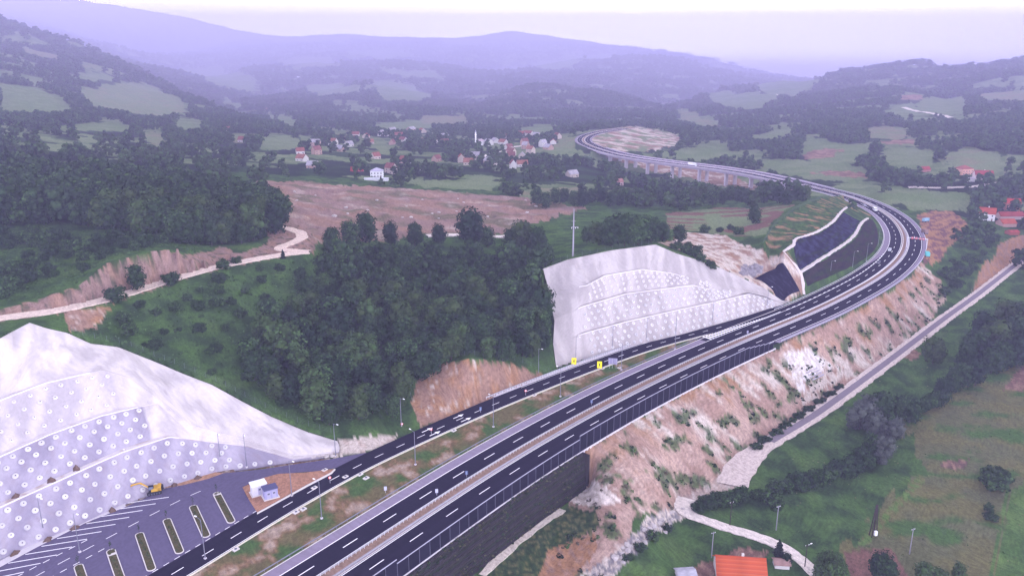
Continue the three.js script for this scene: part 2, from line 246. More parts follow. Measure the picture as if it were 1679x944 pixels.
const base = (x, z) => { let [i, j] = cellOf(x, z); i = clamp(i, 0, NT - 1.001); j = clamp(j, 0, NR - 1.001); const I = i | 0, J = j | 0, f = i - I, g = j - J, q = I + J * NT; return (hgt[q] * (1 - f) + hgt[q + 1] * f) * (1 - g) + (hgt[q + NT] * (1 - f) + hgt[q + NT + 1] * f) * g; };
// ground under a photo point
function G(u, v) { const d = sight(u, v).normalize(); let t = 100, p = V(0, 0, 0), last = t; for (; t < 28000; last = t, t *= 1.004) { p.copy(d).multiplyScalar(t); p.y += EYE; if (p.y < base(p.x, p.z)) break; } let a = last, b = t; for (let k = 0; k < 14; k++) { const m = (a + b) / 2; p.copy(d).multiplyScalar(m); p.y += EYE; if (p.y < base(p.x, p.z)) b = m; else a = m; } p.y = base(p.x, p.z); return p; }
const outline = (list) => list.map(([u, v]) => G(u, v));

// ------------------------------------------------------------------ land cover
const mix3 = (a, b, t) => [lerp(a[0], b[0], t), lerp(a[1], b[1], t), lerp(a[2], b[2], t)];
const C = { grass: [.056, .108, .030], grassDark: [.030, .058, .022], grassLight: [.092, .155, .042], dry: [.125, .12, .05], wood: [.014, .024, .014], soil: [.27, .165, .125], orange: [.31, .165, .09], pale: [.50, .43, .38], spoil: [.25, .165, .145], brown: [.155, .088, .07], field: [.15, .19, .095], fieldDry: [.19, .18, .11], stone: [.20, .185, .20] };
const zones = [];
function zone(pts, f, rough = 1) { const b = new THREE.Box3().setFromPoints(pts).expandByScalar(30); zones.push({ pts, f, b, rough }); }
const turf = (a, b, k, sc = 14) => (x, z) => mix3(a, b, smooth(-.25, .35, fbm(x / sc, z / sc, 4) + k));
const soilMix = (x, z) => mix3(mix3(C.soil, C.orange, smooth(-.1, .35, fbm(x / 13, z / 13))), C.pale, smooth(.18, .5, fbm(x / 6 + 9, z / 6, 4)) * .6);
// meadows and fields on the hills (outlines read off the photograph, laid on the ground)
const FIELDS = [
  [[130, 150], [165, 142], [215, 135], [250, 140], [300, 165], [315, 185], [250, 190], [190, 180], [150, 172]], [[0, 140], [50, 142], [90, 155], [120, 178], [90, 185], [0, 182]], [[100, 123], [140, 120], [190, 127], [150, 133]], [[123, 103], [160, 108], [197, 120], [150, 115]], [[90, 205], [190, 197], [230, 212], [180, 215], [100, 215]],
  [[270, 200], [300, 195], [340, 212], [300, 213]], [[230, 217], [260, 215], [290, 230], [250, 238]], [[120, 225], [190, 224], [200, 235], [140, 235]], [[365, 160], [400, 170], [395, 178], [365, 172]], [[365, 225], [400, 223], [408, 237], [370, 232]], [[420, 230], [470, 220], [500, 240], [440, 248]], [[480, 220], [510, 225], [518, 233], [490, 232]], [[35, 78], [100, 90], [95, 97], [40, 86]], [[440, 185], [490, 198], [475, 206], [440, 195]],
  [[600, 130], [680, 140], [715, 155], [690, 165], [630, 165]], [[430, 60], [560, 52], [650, 58], [560, 70], [450, 70]], [[620, 115], [700, 118], [740, 135], [660, 125]], [[870, 105], [960, 92], [1010, 88], [930, 110], [880, 112]], [[460, 98], [540, 92], [560, 108], [480, 112]], [[300, 112], [360, 108], [430, 135], [420, 150], [350, 140]], [[560, 85], [640, 82], [700, 92], [620, 98]], [[700, 60], [760, 62], [800, 72], [730, 74]], [[500, 140], [560, 135], [590, 150], [520, 158]],
  [[655, 297], [780, 292], [830, 300], [800, 312], [700, 308]], [[850, 315], [900, 308], [960, 308], [910, 328], [850, 326]], [[730, 288], [800, 287], [830, 292], [790, 297]], [[600, 205], [690, 198], [720, 208], [640, 214]], [[690, 190], [760, 188], [770, 200], [700, 204]], [[840, 210], [900, 206], [930, 214], [860, 220]], [[880, 240], [930, 236], [960, 250], [900, 256]], [[920, 220], [945, 226], [948, 240], [905, 246]],
  [[1240, 140], [1290, 130], [1360, 129], [1330, 142], [1300, 160], [1250, 150]], [[1140, 162], [1200, 150], [1280, 158], [1240, 180], [1190, 175]], [[1110, 175], [1150, 190], [1180, 200], [1225, 205], [1150, 207], [1110, 195]], [[1220, 225], [1290, 210], [1310, 218], [1250, 228]], [[1320, 220], [1380, 235], [1440, 240], [1400, 265], [1350, 270], [1310, 255]], [[1420, 210], [1450, 205], [1500, 215], [1480, 230], [1425, 225]], [[1440, 183], [1480, 172], [1520, 178], [1480, 190]], [[1490, 170], [1570, 158], [1585, 165], [1580, 190], [1530, 185]], [[1600, 155], [1700, 148], [1700, 165], [1620, 163]],
  [[1230, 270], [1290, 260], [1400, 270], [1445, 290], [1400, 300], [1320, 293]], [[1440, 245], [1500, 240], [1540, 250], [1530, 272], [1460, 277]], [[1540, 255], [1590, 240], [1650, 255], [1640, 285], [1570, 280]], [[1075, 252], [1119, 243], [1190, 235], [1200, 255], [1140, 264]], [[1470, 306], [1600, 318], [1590, 345], [1500, 345], [1440, 320]],
];
FIELDS.forEach((p, k) => zone(outline(p), turf(C.field, k % 3 ? [.12, .17, .07] : C.fieldDry, (k * .37) % .5 - .25, 60), 2));
for (const p of [[[1310, 255], [1350, 243], [1380, 245], [1370, 258], [1320, 262]], [[1440, 231], [1490, 228], [1490, 236], [1450, 237]], [[1330, 282], [1400, 280], [1435, 292], [1380, 290]], [[1470, 158], [1510, 155], [1520, 162], [1480, 164]]]) zone(outline(p), turf(C.soil, C.brown, 0, 20), 2);
zone(outline([[990, 250], [960, 240], [960, 222], [1040, 206], [1120, 225], [1100, 240], [1060, 248]]), (x, z) => mix3(mix3(C.pale, C.soil, smooth(-.2, .2, fbm(x / 60, z / 30))), C.field, smooth(.0, .3, fbm(x / 45 + 7, z / 45))), 2);
zone(outline([[985, 254], [1030, 268], [1130, 292], [1250, 312], [1300, 312], [1200, 284], [1080, 264]]), (x, z) => mix3(C.soil, C.pale, smooth(.05, .4, fbm(x / 25, z / 25))), 2);
const openLand = (x, z, r) => fbm(x / (r > 2200 ? 420 : 230) + 4, z / (r > 2200 ? 300 : 150), 3) < (r > 900 ? .03 : -.15);
// nearer ground
zone(levels([[425, 300, 25], [520, 290, 27], [640, 298, 21], [760, 308, 16], [850, 322, 10], [970, 352, 6], [900, 372, 8], [820, 385, 18], [700, 385, 20], [560, 392, 30], [500, 405, 36], [450, 385, 38], [440, 340, 33]]), (x, z) => mix3(mix3(mix3(C.spoil, C.soil, smooth(-.3, .3, fbm(x / 70, z / 50, 4))), [.15, .125, .08], smooth(.0, .35, fbm(x / 75 + 4, z / 45, 4))), C.pale, smooth(.2, .55, fbm(x / 40 + 7, z / 28, 5)) * .4), 3);
zone(outline([[-120, 528], [0, 508], [67, 492], [133, 468], [173, 432], [250, 412], [367, 402], [390, 415], [440, 400], [460, 372], [500, 372], [515, 400], [510, 413], [400, 432], [300, 456], [200, 490], [90, 515], [0, 527], [-100, 540]]), (x, z) => mix3(mix3(C.spoil, C.soil, smooth(-.1, .3, fbm(x / 8, z / 8))), C.grassDark, smooth(.18, .4, fbm(x / 6, z / 6 + 5)) * .7), 1.2);
zone(outline([[95, 515], [180, 500], [190, 492], [150, 540], [110, 545]]), soilMix, 1.5);
zone(levels([[690, 700, 0], [672, 672, 1], [685, 622, 6], [720, 597, 10], [770, 589, 14], [830, 593, 8], [885, 612, 1], [900, 622, 0], [800, 662, 0]]), (x, z) => mix3(C.soil, mix3(C.orange, C.pale, smooth(.1, .5, fbm(x / 4, z / 4))), smooth(-.2, .4, fbm(x / 10, z / 10))), .6);
zone(outline([[545, 752], [556, 722], [600, 715], [655, 712], [640, 728], [590, 742]]), (x, z) => mix3(C.pale, C.soil, smooth(.1, .5, fbm(x / 6, z / 6)) * .5), .8);
{ const t = new Track(CLIFF1.toe, 3, 1), a = [], b = []; for (let q = 0; q <= t.len; q += 4) { a.push(t.at(q, 3)); b.push(t.at(q, -2.5)); } zone([...a, ...b.reverse()], (x, z) => mix3([.20, .13, .10], C.pale, smooth(-.1, .35, fbm(x / 4, z / 4))), .3); }
zone(outline([[1080, 398], [1120, 380], [1190, 385], [1215, 400], [1260, 420], [1290, 410], [1320, 450], [1316, 484], [1290, 495], [1250, 472], [1200, 447], [1160, 430]]), (x, z) => mix3(mix3(C.pale, C.soil, smooth(-.15, .3, fbm(x / 14, z / 9))), C.orange, smooth(.2, .5, fbm(x / 8, z / 8 + 3)) * .6), 1);
zone(outline([[1215, 438], [1240, 432], [1252, 442], [1236, 457], [1214, 448]]), (x, z) => mix3(C.stone, [.32, .29, .33], smooth(-.2, .3, fbm(x / 1.5, z / 1.5))), .6);
zone(outline([[1255, 400], [1275, 368], [1306, 343], [1350, 326], [1388, 322], [1420, 340], [1425, 352], [1390, 340], [1362, 367], [1333, 383], [1302, 398], [1285, 413]]), (x, z) => mix3(mix3(C.grass, C.grassDark, smooth(-.2, .3, fbm(x / 6, z / 6))), mix3(C.orange, C.soil, .4), smooth(.02, .4, fbm((x + z) / 60, (x - z) / 17, 3) + .12 * fbm(x / 4, z / 4, 2))), 1);
zone(outline([[1090, 350], [1180, 340], [1300, 335], [1270, 362], [1255, 385], [1150, 380], [1095, 375]]), (x, z) => mix3(C.field, C.brown, smooth(.0, .06, fbm(x / 70 + 2, z / 22, 1))), 1);
zone(outline([[1500, 352], [1560, 345], [1592, 372], [1560, 405], [1520, 440], [1515, 410], [1512, 380]]), (x, z) => mix3(C.orange, [.15, .075, .075], smooth(-.05, .12, fbm((x - z) / 40, (x + z) / 8, 3))), 1);
zone(outline([[1592, 478], [1612, 440], [1640, 400], [1690, 384], [1700, 395], [1679, 418], [1640, 452], [1600, 483]]), (x, z) => mix3(C.orange, C.soil, smooth(-.2, .3, fbm(x / 5, z / 5))), .8);
const embankment = [...Array.from({ length: 60 }, (_, k) => motorway.at(lerp(S_WALL1 - 1, sAt(1506, 425), k / 59), 12.9)), ...outline([[1545, 462], [1555, 490], [1525, 525], [1490, 560], [1330, 676], [1230, 735], [1180, 790], [1120, 838], [1040, 850], [1030, 900], [990, 950], [880, 950], [930, 870], [934, 826]])];
zone(embankment, (x, z) => {
  const [s, o] = motorway.near(x, z, 150, 720), n1 = fbm(s / 9, o / 60, 3), n2 = fbm(s / 34, o / 24, 4), w = fbm(x / 13 + 40, z / 13, 4), v = fbm(x / 3, z / 3, 3);
  let c = mix3([.31, .20, .16], [.41, .29, .24], smooth(-.3, .35, n2 + .25 * v));
  c = mix3(c, [.30, .165, .095], smooth(.05, .5, n1 * .35 + .55 - o / 40 + .6 * n2));
  c = mix3(c, C.pale, smooth(.08, .4, .65 * fbm(s / 10 + 8, o / 42, 4) + .55 * fbm(s / 60 + 3, o / 40, 2) + .12 * v));
  return mix3(c, mix3(C.grassDark, C.grass, smooth(-.3, .3, v)), .85 * smooth(.12, .3, w + .18 * v - (o < 18 ? .2 : 0)));
}, .8);
zone(outline([[946, 745], [934, 822], [985, 832], [1022, 826], [985, 795], [962, 770]]), (x, z) => mix3(C.pale, [.68, .60, .55], smooth(-.2, .3, fbm(x / 3, z / 3))), .8);
zone(outline([[1285, 582], [1318, 572], [1378, 602], [1352, 606], [1318, 628], [1330, 648], [1306, 640], [1300, 610]]), (x, z) => mix3(C.pale, [.62, .58, .58], smooth(-.3, .3, fbm(x / 3, z / 3))), .7);
zone(outline([[1345, 615], [1392, 600], [1400, 612], [1350, 640], [1320, 668], [1310, 655]]), (x, z) => mix3(C.pale, C.soil, smooth(.1, .4, fbm(x / 3, z / 3))), .9);
zone(outline([[850, 950], [870, 925], [930, 880], [975, 876], [980, 900], [940, 950]]), (x, z) => mix3(C.orange, C.soil, smooth(-.1, .4, fbm(x / 4, z / 4))), .7);
zone(outline([[935, 830], [870, 880], [790, 950], [760, 990], [860, 990], [900, 900], [985, 862], [975, 838]]), turf(C.grassDark, C.dry, -.15, 3), .6);
zone(outline([[950, 944], [1010, 905], [1045, 870], [1060, 850], [1115, 832], [1130, 842], [1090, 870], [1050, 900], [1000, 950]]), (x, z) => mix3(C.pale, C.stone, smooth(-.2, .2, fbm(x / 2, z / 2))), .8);
zone(outline([[1112, 845], [1122, 815], [1165, 800], [1180, 775], [1215, 752], [1225, 770], [1205, 800], [1160, 812], [1135, 830]]), (x, z) => mix3([.40, .31, .27], C.pale, smooth(-.1, .4, fbm(x / 4, z / 4))), .6);
// meadows below the embankment
zone(outline([[1420, 950], [1380, 900], [1440, 840], [1520, 770], [1480, 700], [1560, 640], [1680, 590], [1790, 560], [1790, 1000], [1500, 1000]]), (x, z) => mix3(mix3(C.dry, [.105, .11, .055], smooth(-.3, .3, fbm(x / 26, z / 26))), C.grass, smooth(.1, .4, fbm(x / 40 + 3, z / 18, 4))), 3);
zone(outline([[1620, 944], [1640, 860], [1650, 800], [1720, 780], [1790, 900], [1700, 1000]]), turf(C.grass, C.grassLight, .1, 20), 2);
zone(outline([[1400, 895], [1430, 868], [1510, 778], [1520, 785], [1450, 862], [1420, 895]]), turf(C.dry, C.grassLight, .1, 5), .4);
zone(outline([[1385, 905], [1420, 900], [1462, 900], [1490, 944], [1500, 975], [1400, 975]]), turf(C.brown, [.19, .10, .08], 0, 4), .3);
zone(outline([[1195, 908], [1215, 896], [1262, 905], [1250, 922], [1200, 925]]), turf(C.brown, C.soil, -.2, 4), .4);
zone(outline([[1130, 935], [1150, 922], [1175, 920], [1175, 945], [1140, 950]]), turf(C.brown, C.soil, 0, 4), .4);
zone(outline([[1645, 640], [1679, 600], [1760, 590], [1760, 640], [1679, 640]]), turf(C.brown, C.soil, -.1, 6), .6);
zone(outline([[1480, 585], [1500, 570], [1510, 580], [1500, 592]]), turf(C.brown, C.soil, 0, 4), .5);
zone(outline([[1540, 762], [1560, 754], [1590, 753], [1582, 766], [1550, 770]]), turf([.13, .08, .07], C.soil, -.2, 3), .4);

{
  const pos = new Float32Array(NT * NR * 3), uv = new Float32Array(NT * NR * 2), col = new Float32Array(NT * NR * 3), idx = new Uint32Array((NT - 1) * (NR - 1) * 6);
  for (let j = 0, q = 0; j < NR; j++) for (let i = 0; i < NT; i++, q++) {
    const [x, z] = planOf(i, j), r = Math.hypot(x, z); let y = hgt[q];
    if (r < 450 && cliffPoly.some((p) => inside(p, x, z))) y -= r > 300 ? 5 : 3.6;
    pos.set([x, y, z], q * 3); uv.set([x, z], q * 2);
    let c = r < 760 ? mix3(mix3(C.grassDark, C.grass, smooth(-.35, .25, fbm(x / 16, z / 16, 4))), C.grassLight, smooth(.2, .5, fbm(x / 38 + 9, z / 38, 3)) * .5) : openLand(x, z, r) ? mix3(C.field, [.10, .14, .06], smooth(-.2, .3, fbm(x / 60, z / 60))) : mix3(C.wood, C.grassDark, smooth(-.2, .4, fbm(x / 90, z / 90)));
    const a = Math.max(.6, r * .004), nx = a * fbm(x / (a * 4), z / (a * 4), 2), nz = a * fbm(x / (a * 4) + 31, z / (a * 4), 2);
    for (let k = zones.length - 1; k >= 0; k--) { const { pts, b, f, rough } = zones[k], X = x + nx * rough * 1.6, Z = z + nz * rough * 1.6; if (X > b.min.x && X < b.max.x && Z > b.min.z && Z < b.max.z && inside(pts, X, Z)) { c = f(x, z); break; } }
    if (r < 480) { // verge between the motorway and the slip road
      const [s, o] = motorway.near(x, z, 0, 480); if (o < -14.2 && o > -40 && s < 460) { const [, so] = slip.near(x, z); if (so > 4.5) { const n = fbm(x / 15, z / 15, 4) + .1 * fbm(x / 2, z / 2, 2); c = mix3(mix3(C.grass, [.13, .11, .05], smooth(-.3, .2, fbm(x / 16 + 5, z / 16))), mix3([.22, .125, .07], [.36, .28, .22], smooth(.15, .5, n)), smooth(-.04, .3, n)); } }
    }
    const v = 1 + .22 * fbm(x / 3, z / 3, 2); col.set([c[0] * v * .95, c[1] * v * .95, c[2] * v * .95], q * 3);
  }
  let n = 0; for (let j = 0; j + 1 < NR; j++) for (let i = 0; i + 1 < NT; i++) { const a = i + j * NT; idx.set([a, a + 1, a + NT, a + 1, a + NT + 1, a + NT], n); n += 6; }
  const g = new THREE.BufferGeometry(); g.setAttribute('position', new THREE.BufferAttribute(pos, 3)); g.setAttribute('uv', new THREE.BufferAttribute(uv, 2)); g.setAttribute('color', new THREE.BufferAttribute(col, 3)); g.setIndex(new THREE.BufferAttribute(idx, 1)); g.computeVertexNormals();
  tag(mesh('ground', g, std(0xffffff, { vertexColors: true, map: groundGrain, roughness: 1 })), 'wide valley ground with meadows, bare soil and wooded hills', 'ground', null, 'structure');
}

// ------------------------------------------------------------------ ribbons
// a band along a track between offsets a and b (numbers or functions of s), at a height above the track or above the ground
function band(track, a, b, s0, s1, y, { step = 3, across = 1, drape = false, thick = 0 } = {}) {
  const A = typeof a === 'function' ? a : () => a, B = typeof b === 'function' ? b : () => b, pos = [], uv = [], idx = [], n = Math.max(1, Math.ceil((s1 - s0) / step));
  const cols = thick ? across + 3 : across + 1;
  for (let i = 0; i <= n; i++) {
    const s = lerp(s0, s1, i / n), row = [];
    for (let k = 0; k <= across; k++) { const p = track.at(s, lerp(A(s), B(s), k / across)); p.y = (drape ? base(p.x, p.z) : p.y) + y; row.push(p); }
    if (thick) { row.unshift(row[0].clone().setY(row[0].y - thick)); row.push(row[row.length - 1].clone().setY(row[row.length - 1].y - thick)); }
    row.forEach((p, k) => { pos.push(p.x, p.y, p.z); if (drape || thick > .3) uv.push(p.x, p.z); else uv.push(s, lerp(A(s), B(s), k / Math.max(1, row.length - 1))); });
    if (i) for (let k = 0; k + 1 < cols; k++) { const q = (i - 1) * cols + k; idx.push(q, q + 1, q + cols, q + 1, q + cols + 1, q + cols); }
  }
  const g = new THREE.BufferGeometry(); g.setAttribute('position', new THREE.Float32BufferAttribute(pos, 3)); g.setAttribute('uv', new THREE.Float32BufferAttribute(uv, 2)); g.setIndex(idx);
  const o = toCreasedNormals(g, .6); return o;
}
const M = {
  asphalt: std([.0135, .0115, .026], { map: laneGrain, roughness: .8 }), asphaltOld: std([.10, .086, .15], { map: roadGrain, roughness: .85 }), shoulder: std([.22, .185, .25], { map: roadGrain }),
  paint: std([.80, .78, .80], { roughness: .6 }), kerb: std([.58, .54, .52], { map: rockGrain }), concrete: std([.52, .48, .52], { map: rockGrain }), pale: std([.66, .58, .54], { map: groundGrain }),
  earth: std([.26, .17, .13], { map: groundGrain }), steel: std([.46, .46, .52], { metalness: .55, roughness: .45 }), darkSteel: std([.10, .10, .14], { metalness: .4, roughness: .5 }), white: std([.78, .77, .80], { roughness: .5 }), red: std([.5, .04, .03], { roughness: .5 }),
};
// carriageways
const road = tag(thing('motorway', 'dual carriageway motorway sweeping round a long bend', 'motorway'), null, null, null, 'structure');
mesh('carriageway', band(motorway, 2.1, 10.9, 0, motorway.len, .04, { thick: .1 }), M.asphalt, road);
mesh('carriageway', band(motorway, -10.2, -2.1, 0, motorway.len, .04, { thick: .1 }), M.asphalt, road);
mesh('hard_shoulder', band(motorway, -13.7, -10.2, 0, motorway.len, .045, { thick: .1 }), M.shoulder, road);
mesh('hard_shoulder', band(motorway, 10.9, 13.4, S_BAR1 + 4, motorway.len, .045, { thick: .1 }), M.shoulder, road);
mesh('carriageway', band(motorway, 10.9, 12.5, 0, S_BAR1 + 4, .038, { thick: .3 }), M.asphalt, road);
mesh('median_strip', band(motorway, -2.1, 2.1, 0, motorway.len, .03), M.earth, road);
mesh('drain_channel', band(motorway, .5, 1.8, 0, motorway.len, .06, { thick: .1 }), std([.30, .26, .29], { map: rockGrain }), road);
mesh('kerb', band(motorway, -14, -13.7, 0, S_VIA0, .12, { thick: .25 }), M.kerb, road);
mesh('kerb', band(motorway, 1.85, 2.1, 0, motorway.len, .1, { thick: .2 }), M.kerb, road);
mesh('kerb', band(motorway, -2.1, -1.85, 0, motorway.len, .1, { thick: .2 }), M.kerb, road);
for (const o of [2.45, -2.55, -10.05, 10.35]) mesh('edge_line', band(motorway, o - .13, o + .13, 0, motorway.len, .055), M.paint, road);
{ const sR = motorway.near(...(() => { const p = E(933, 717, 0); return [p.x, p.z]; })())[0];
  for (const o of [6.25, -6.25]) for (let k = -16; k < 92; k++) { const s = sR + k * 15 + (o < 0 ? 2.5 : 0); if (s < 4 || s > motorway.len - 8) continue; mesh('lane_dash', band(motorway, o - .14, o + .14, s - 2.6, s + 2.6, .056, { step: 6 }), M.paint, road); } }
const sGore = sAt(1285, 512), sDashEnd = sAt(1447, 417);
mesh('edge_line', band(motorway, -10.9, -10.5, sGore - 26, sGore, .06), M.paint, road);
for (let s = sGore + 5; s < sDashEnd; s += 6.2) mesh('merge_dash', band(motorway, -10.55, -10.15, s, s + 3.2, .058), M.paint, road);
mesh('merge_lane', band(motorway, (s) => -10.2 - 3.5 * smooth(sDashEnd + 10, sDashEnd - 60, s), -10.2, sGore - 30, sDashEnd + 10, .05), M.asphalt, road);
for (let k = 0; k < 22; k++) { const s = sGore - 62 + k * 2.2, w = lerp(4.6, .5, k / 21); mesh('hatch_bar', band(motorway, -10.6 - w, -10.6, s, s + 1.2, .056), M.paint, road); }
mesh('carriageway', band(motorway, -15.5, -10.2, sGore - 66, sGore - 8, .048), M.asphalt, road);
// slip road
const slipRoad = tag(thing('slip_road', 'dark two lane slip road rising beside the motorway', 'road'), null, null, null, 'structure');
mesh('carriageway', band(slip, -4.6, 4.2, 0, slip.len, .03, { thick: .1 }), M.asphalt, slipRoad);
mesh('kerb', band(slip, 4.2, 4.6, 0, slip.len - 70, .12, { thick: .3 }), std([.62, .57, .46], { map: rockGrain }), slipRoad);
mesh('edge_line', band(slip, 3.7, 3.9, 0, slip.len - 60, .045), M.paint, slipRoad);
mesh('edge_line', band(slip, -4.1, -3.9, slip.len * .47, slip.len, .045), M.paint, slipRoad);
for (let s = 4; s < slip.len - 55; s += 9.2) mesh('lane_dash', band(slip, -.12, .12, s, s + 3.6, .046), M.paint, slipRoad);
mesh('verge_kerb', band(slip, -6.4, -4.6, slip.len * .43, slip.len - 4, .1, { thick: .3 }), M.concrete, slipRoad);
for (const s of [slip.near(E(745, 680).x, E(745, 680).z)[0], slip.near(E(700, 705).x, E(700, 705).z)[0]]) for (const o of [-2, 2]) mesh('arrow_marking', (() => { // painted arrow: shaft and head
  const shaft = band(slip, o - .2, o + .2, s - 2.4, s + .6, .047), head = band(slip, (q) => o - lerp(.9, .02, (q - s - .6) / 2), (q) => o + lerp(.9, .02, (q - s - .6) / 2), s + .6, s + 2.6, .047, { step: 1 }); return mergeGeometries([shaft, head]); })(), M.paint, slipRoad);
// rest area
function flat(pts, y, thick = .1) { const sh = new THREE.Shape(pts.map((p) => new THREE.Vector2(p.x, -p.z))), g = new THREE.ExtrudeGeometry(sh, { depth: thick, bevelEnabled: false }); g.rotateX(-Math.PI / 2); g.translate(0, y - thick, 0); const u = g.attributes.uv, p = g.attributes.position; for (let i = 0; i < p.count; i++) u.setXY(i, p.getX(i), p.getZ(i)); return g; }
const rest = tag(thing('rest_area_pavement', 'purple grey asphalt rest area with parking bays', 'pavement'), null, null, null, 'structure');
mesh('pavement', flat(levels([[-150, 1010], [-20, 940], [60, 897], [140, 857], [205, 831], [270, 801], [320, 788], [365, 776], [430, 769], [490, 760], [545, 752], [600, 742], [590, 760], [520, 772], [465, 776], [430, 783], [397, 798], [403, 812], [421, 838], [470, 816], [420, 872], [345, 918], [260, 970], [100, 1060], [-150, 1190]]), .012), M.asphaltOld, rest);
mesh('verge_kerb', flat(levels([[-150, 1000], [-20, 930], [60, 888], [140, 849], [205, 824], [205, 831], [140, 857], [60, 897], [-20, 940], [-150, 1010]]), .14), M.concrete, rest);
mesh('gravel_margin', flat(levels([[268, 800], [300, 789], [352, 774], [365, 776], [340, 785], [300, 795]]), .05), std([.38, .22, .14], { map: groundGrain }), rest);
mesh('gravel_island', flat(levels([[397, 799], [430, 784], [456, 777], [499, 775], [548, 769], [540, 776], [500, 796], [421, 840], [408, 820]]), .1), std([.36, .19, .125], { map: groundGrain }), rest);
mesh('kerb', flat(levels([[421, 841], [500, 797], [542, 775], [548, 769], [550, 770], [544, 777], [502, 799], [421, 843.5]]), .16), M.kerb, rest);
for (const o of [-3.9, 3.8]) for (let s = 8; s < upper.len - 95; s += 3.4) mesh('lane_dash', band(upper, o - .11, o + .11, s, s + 1.7, .03), M.paint, rest);
for (let s = 10; s < upper.len - 60; s += 6.6) mesh('lane_dash', band(upper, -.1, .1, s, s + 3.2, .03), M.paint, rest);
for (let s = 8; s < slip.len; s += 3.2) { const p = slip.at(s, -4.85); if (p.x < E(455, 822).x) mesh('lane_dash', band(slip, -4.95, -4.75, s, s + 1.6, .05), M.paint, rest); }
{ // slanted bay lines on the slope side
  const s0 = upper.near(E(30, 905).x, E(30, 905).z)[0], s1 = upper.near(E(262, 812).x, E(262, 812).z)[0];
  for (let s = s0 - 20; s < s1; s += 4.15) { const a = upper.at(s + 3.6, -4.3), b = upper.at(s - 4.6, -11.5), d = b.clone().sub(a), n = V(-d.z, 0, d.x).normalize().multiplyScalar(.12); mesh('bay_line', flat([a.clone().add(n), b.clone().add(n), b.clone().sub(n), a.clone().sub(n)], .032, .02), M.paint, rest); } }

// ------------------------------------------------------------------ unsealed tracks, service road
const dirt = new Track(dirtRoad, 3, 2), loop = new Track(dirtLoop, 2, 2), service = new Track(serviceLine, 3, 3), paleT = new Track(paleLine, 2, 2);
const sw = (w, k) => (s) => w + .5 * noise2(s / 6, k);
tag(mesh('dirt_road', band(dirt, sw(-3.4, 1), sw(3.4, 2), 0, dirt.len, .3, { across: 6, thick: .5, step: 2 }), std([.62, .50, .43], { map: groundGrain })), 'pale dirt road climbing past the red bank above the shotcrete slope', 'road', null, 'structure');
tag(mesh('dirt_road', band(loop, sw(-2.8, 3), sw(2.8, 4), 0, loop.len, .3, { across: 6, thick: .5, step: 2 }), std([.62, .49, .42], { map: groundGrain })), 'pale dirt track curling round to the spoil heap', 'road', null, 'structure');
const sv = tag(thing('service_road', 'narrow grey service road with pale gravel shoulders below the embankment', 'road'), null, null, null, 'structure');
mesh('gravel_shoulder', band(service, (s) => sw(-3.9, 5)(s) - 2.2 * smooth(service.len - 40, service.len - 10, s), (s) => sw(3.6, 6)(s) + 1.2 * smooth(service.len - 40, service.len - 10, s), 0, service.len, .3, { across: 6, thick: .5, step: 2 }), std([.56, .47, .43], { map: groundGrain }), sv);
mesh('carriageway', band(service, -1.6, 1.5, 0, service.len - 40, .36, { across: 4, thick: .1, step: 2 }), std([.19, .16, .19], { map: roadGrain }), sv);
tag(mesh('pale_road', band(paleT, (s) => -2.1 - 2.6 * smooth(14, 0, s) + .3 * noise2(s / 4, 7), (s) => 2.1 + 2 * smooth(10, 0, s) + .3 * noise2(s / 4, 8), 0, paleT.len, .3, { across: 5, thick: .5, step: 1.5 }), std([.66, .58, .53], { map: groundGrain })), 'pale gravel lane leading down to the red roofed house', 'road', null, 'structure');
const strip = (name, pts, w, mat, label, lift = .25, drape = true) => { const t = new Track(pts, 2, 2); return tag(mesh(name, band(t, sw(-w, 9), sw(w, 10), 0, t.len, lift, { across: 4, drape, thick: .9, step: 2 }), mat), label, 'path', null, 'structure'); };
strip('gravel_path', outline([[790, 944], [830, 905], [870, 873], [922, 836]]), 1.3, std([.55, .48, .42], { map: groundGrain }), 'pale gravel path at the foot of the dark retaining wall');
strip('hill_track', outline([[1482, 176], [1500, 181], [1530, 186], [1560, 193]]), 5, M.pale, 'white track crossing the far hillside meadow', .8);
strip('hill_track', outline([[1225, 147], [1250, 151], [1282, 158]]), 3, M.pale, 'thin pale track between two hilltop meadows', .8);
strip('village_road', outline([[818, 272], [802, 264], [800, 256], [812, 250], [822, 246], [840, 241], [862, 239]]), 5, M.pale, 'pale road winding between the village houses', .6);
strip('valley_road', outline([[1490, 307], [1540, 308], [1600, 306], [1640, 300], [1679, 312], [1720, 316]]), 3, M.pale, 'pale valley road in front of the pink and red roofed houses', .5);
strip('mowing_track', outline([[700, 387], [760, 386], [832, 388]]), 3, M.pale, 'white gravel track behind the forest at the foot of the spoil heap', .6);

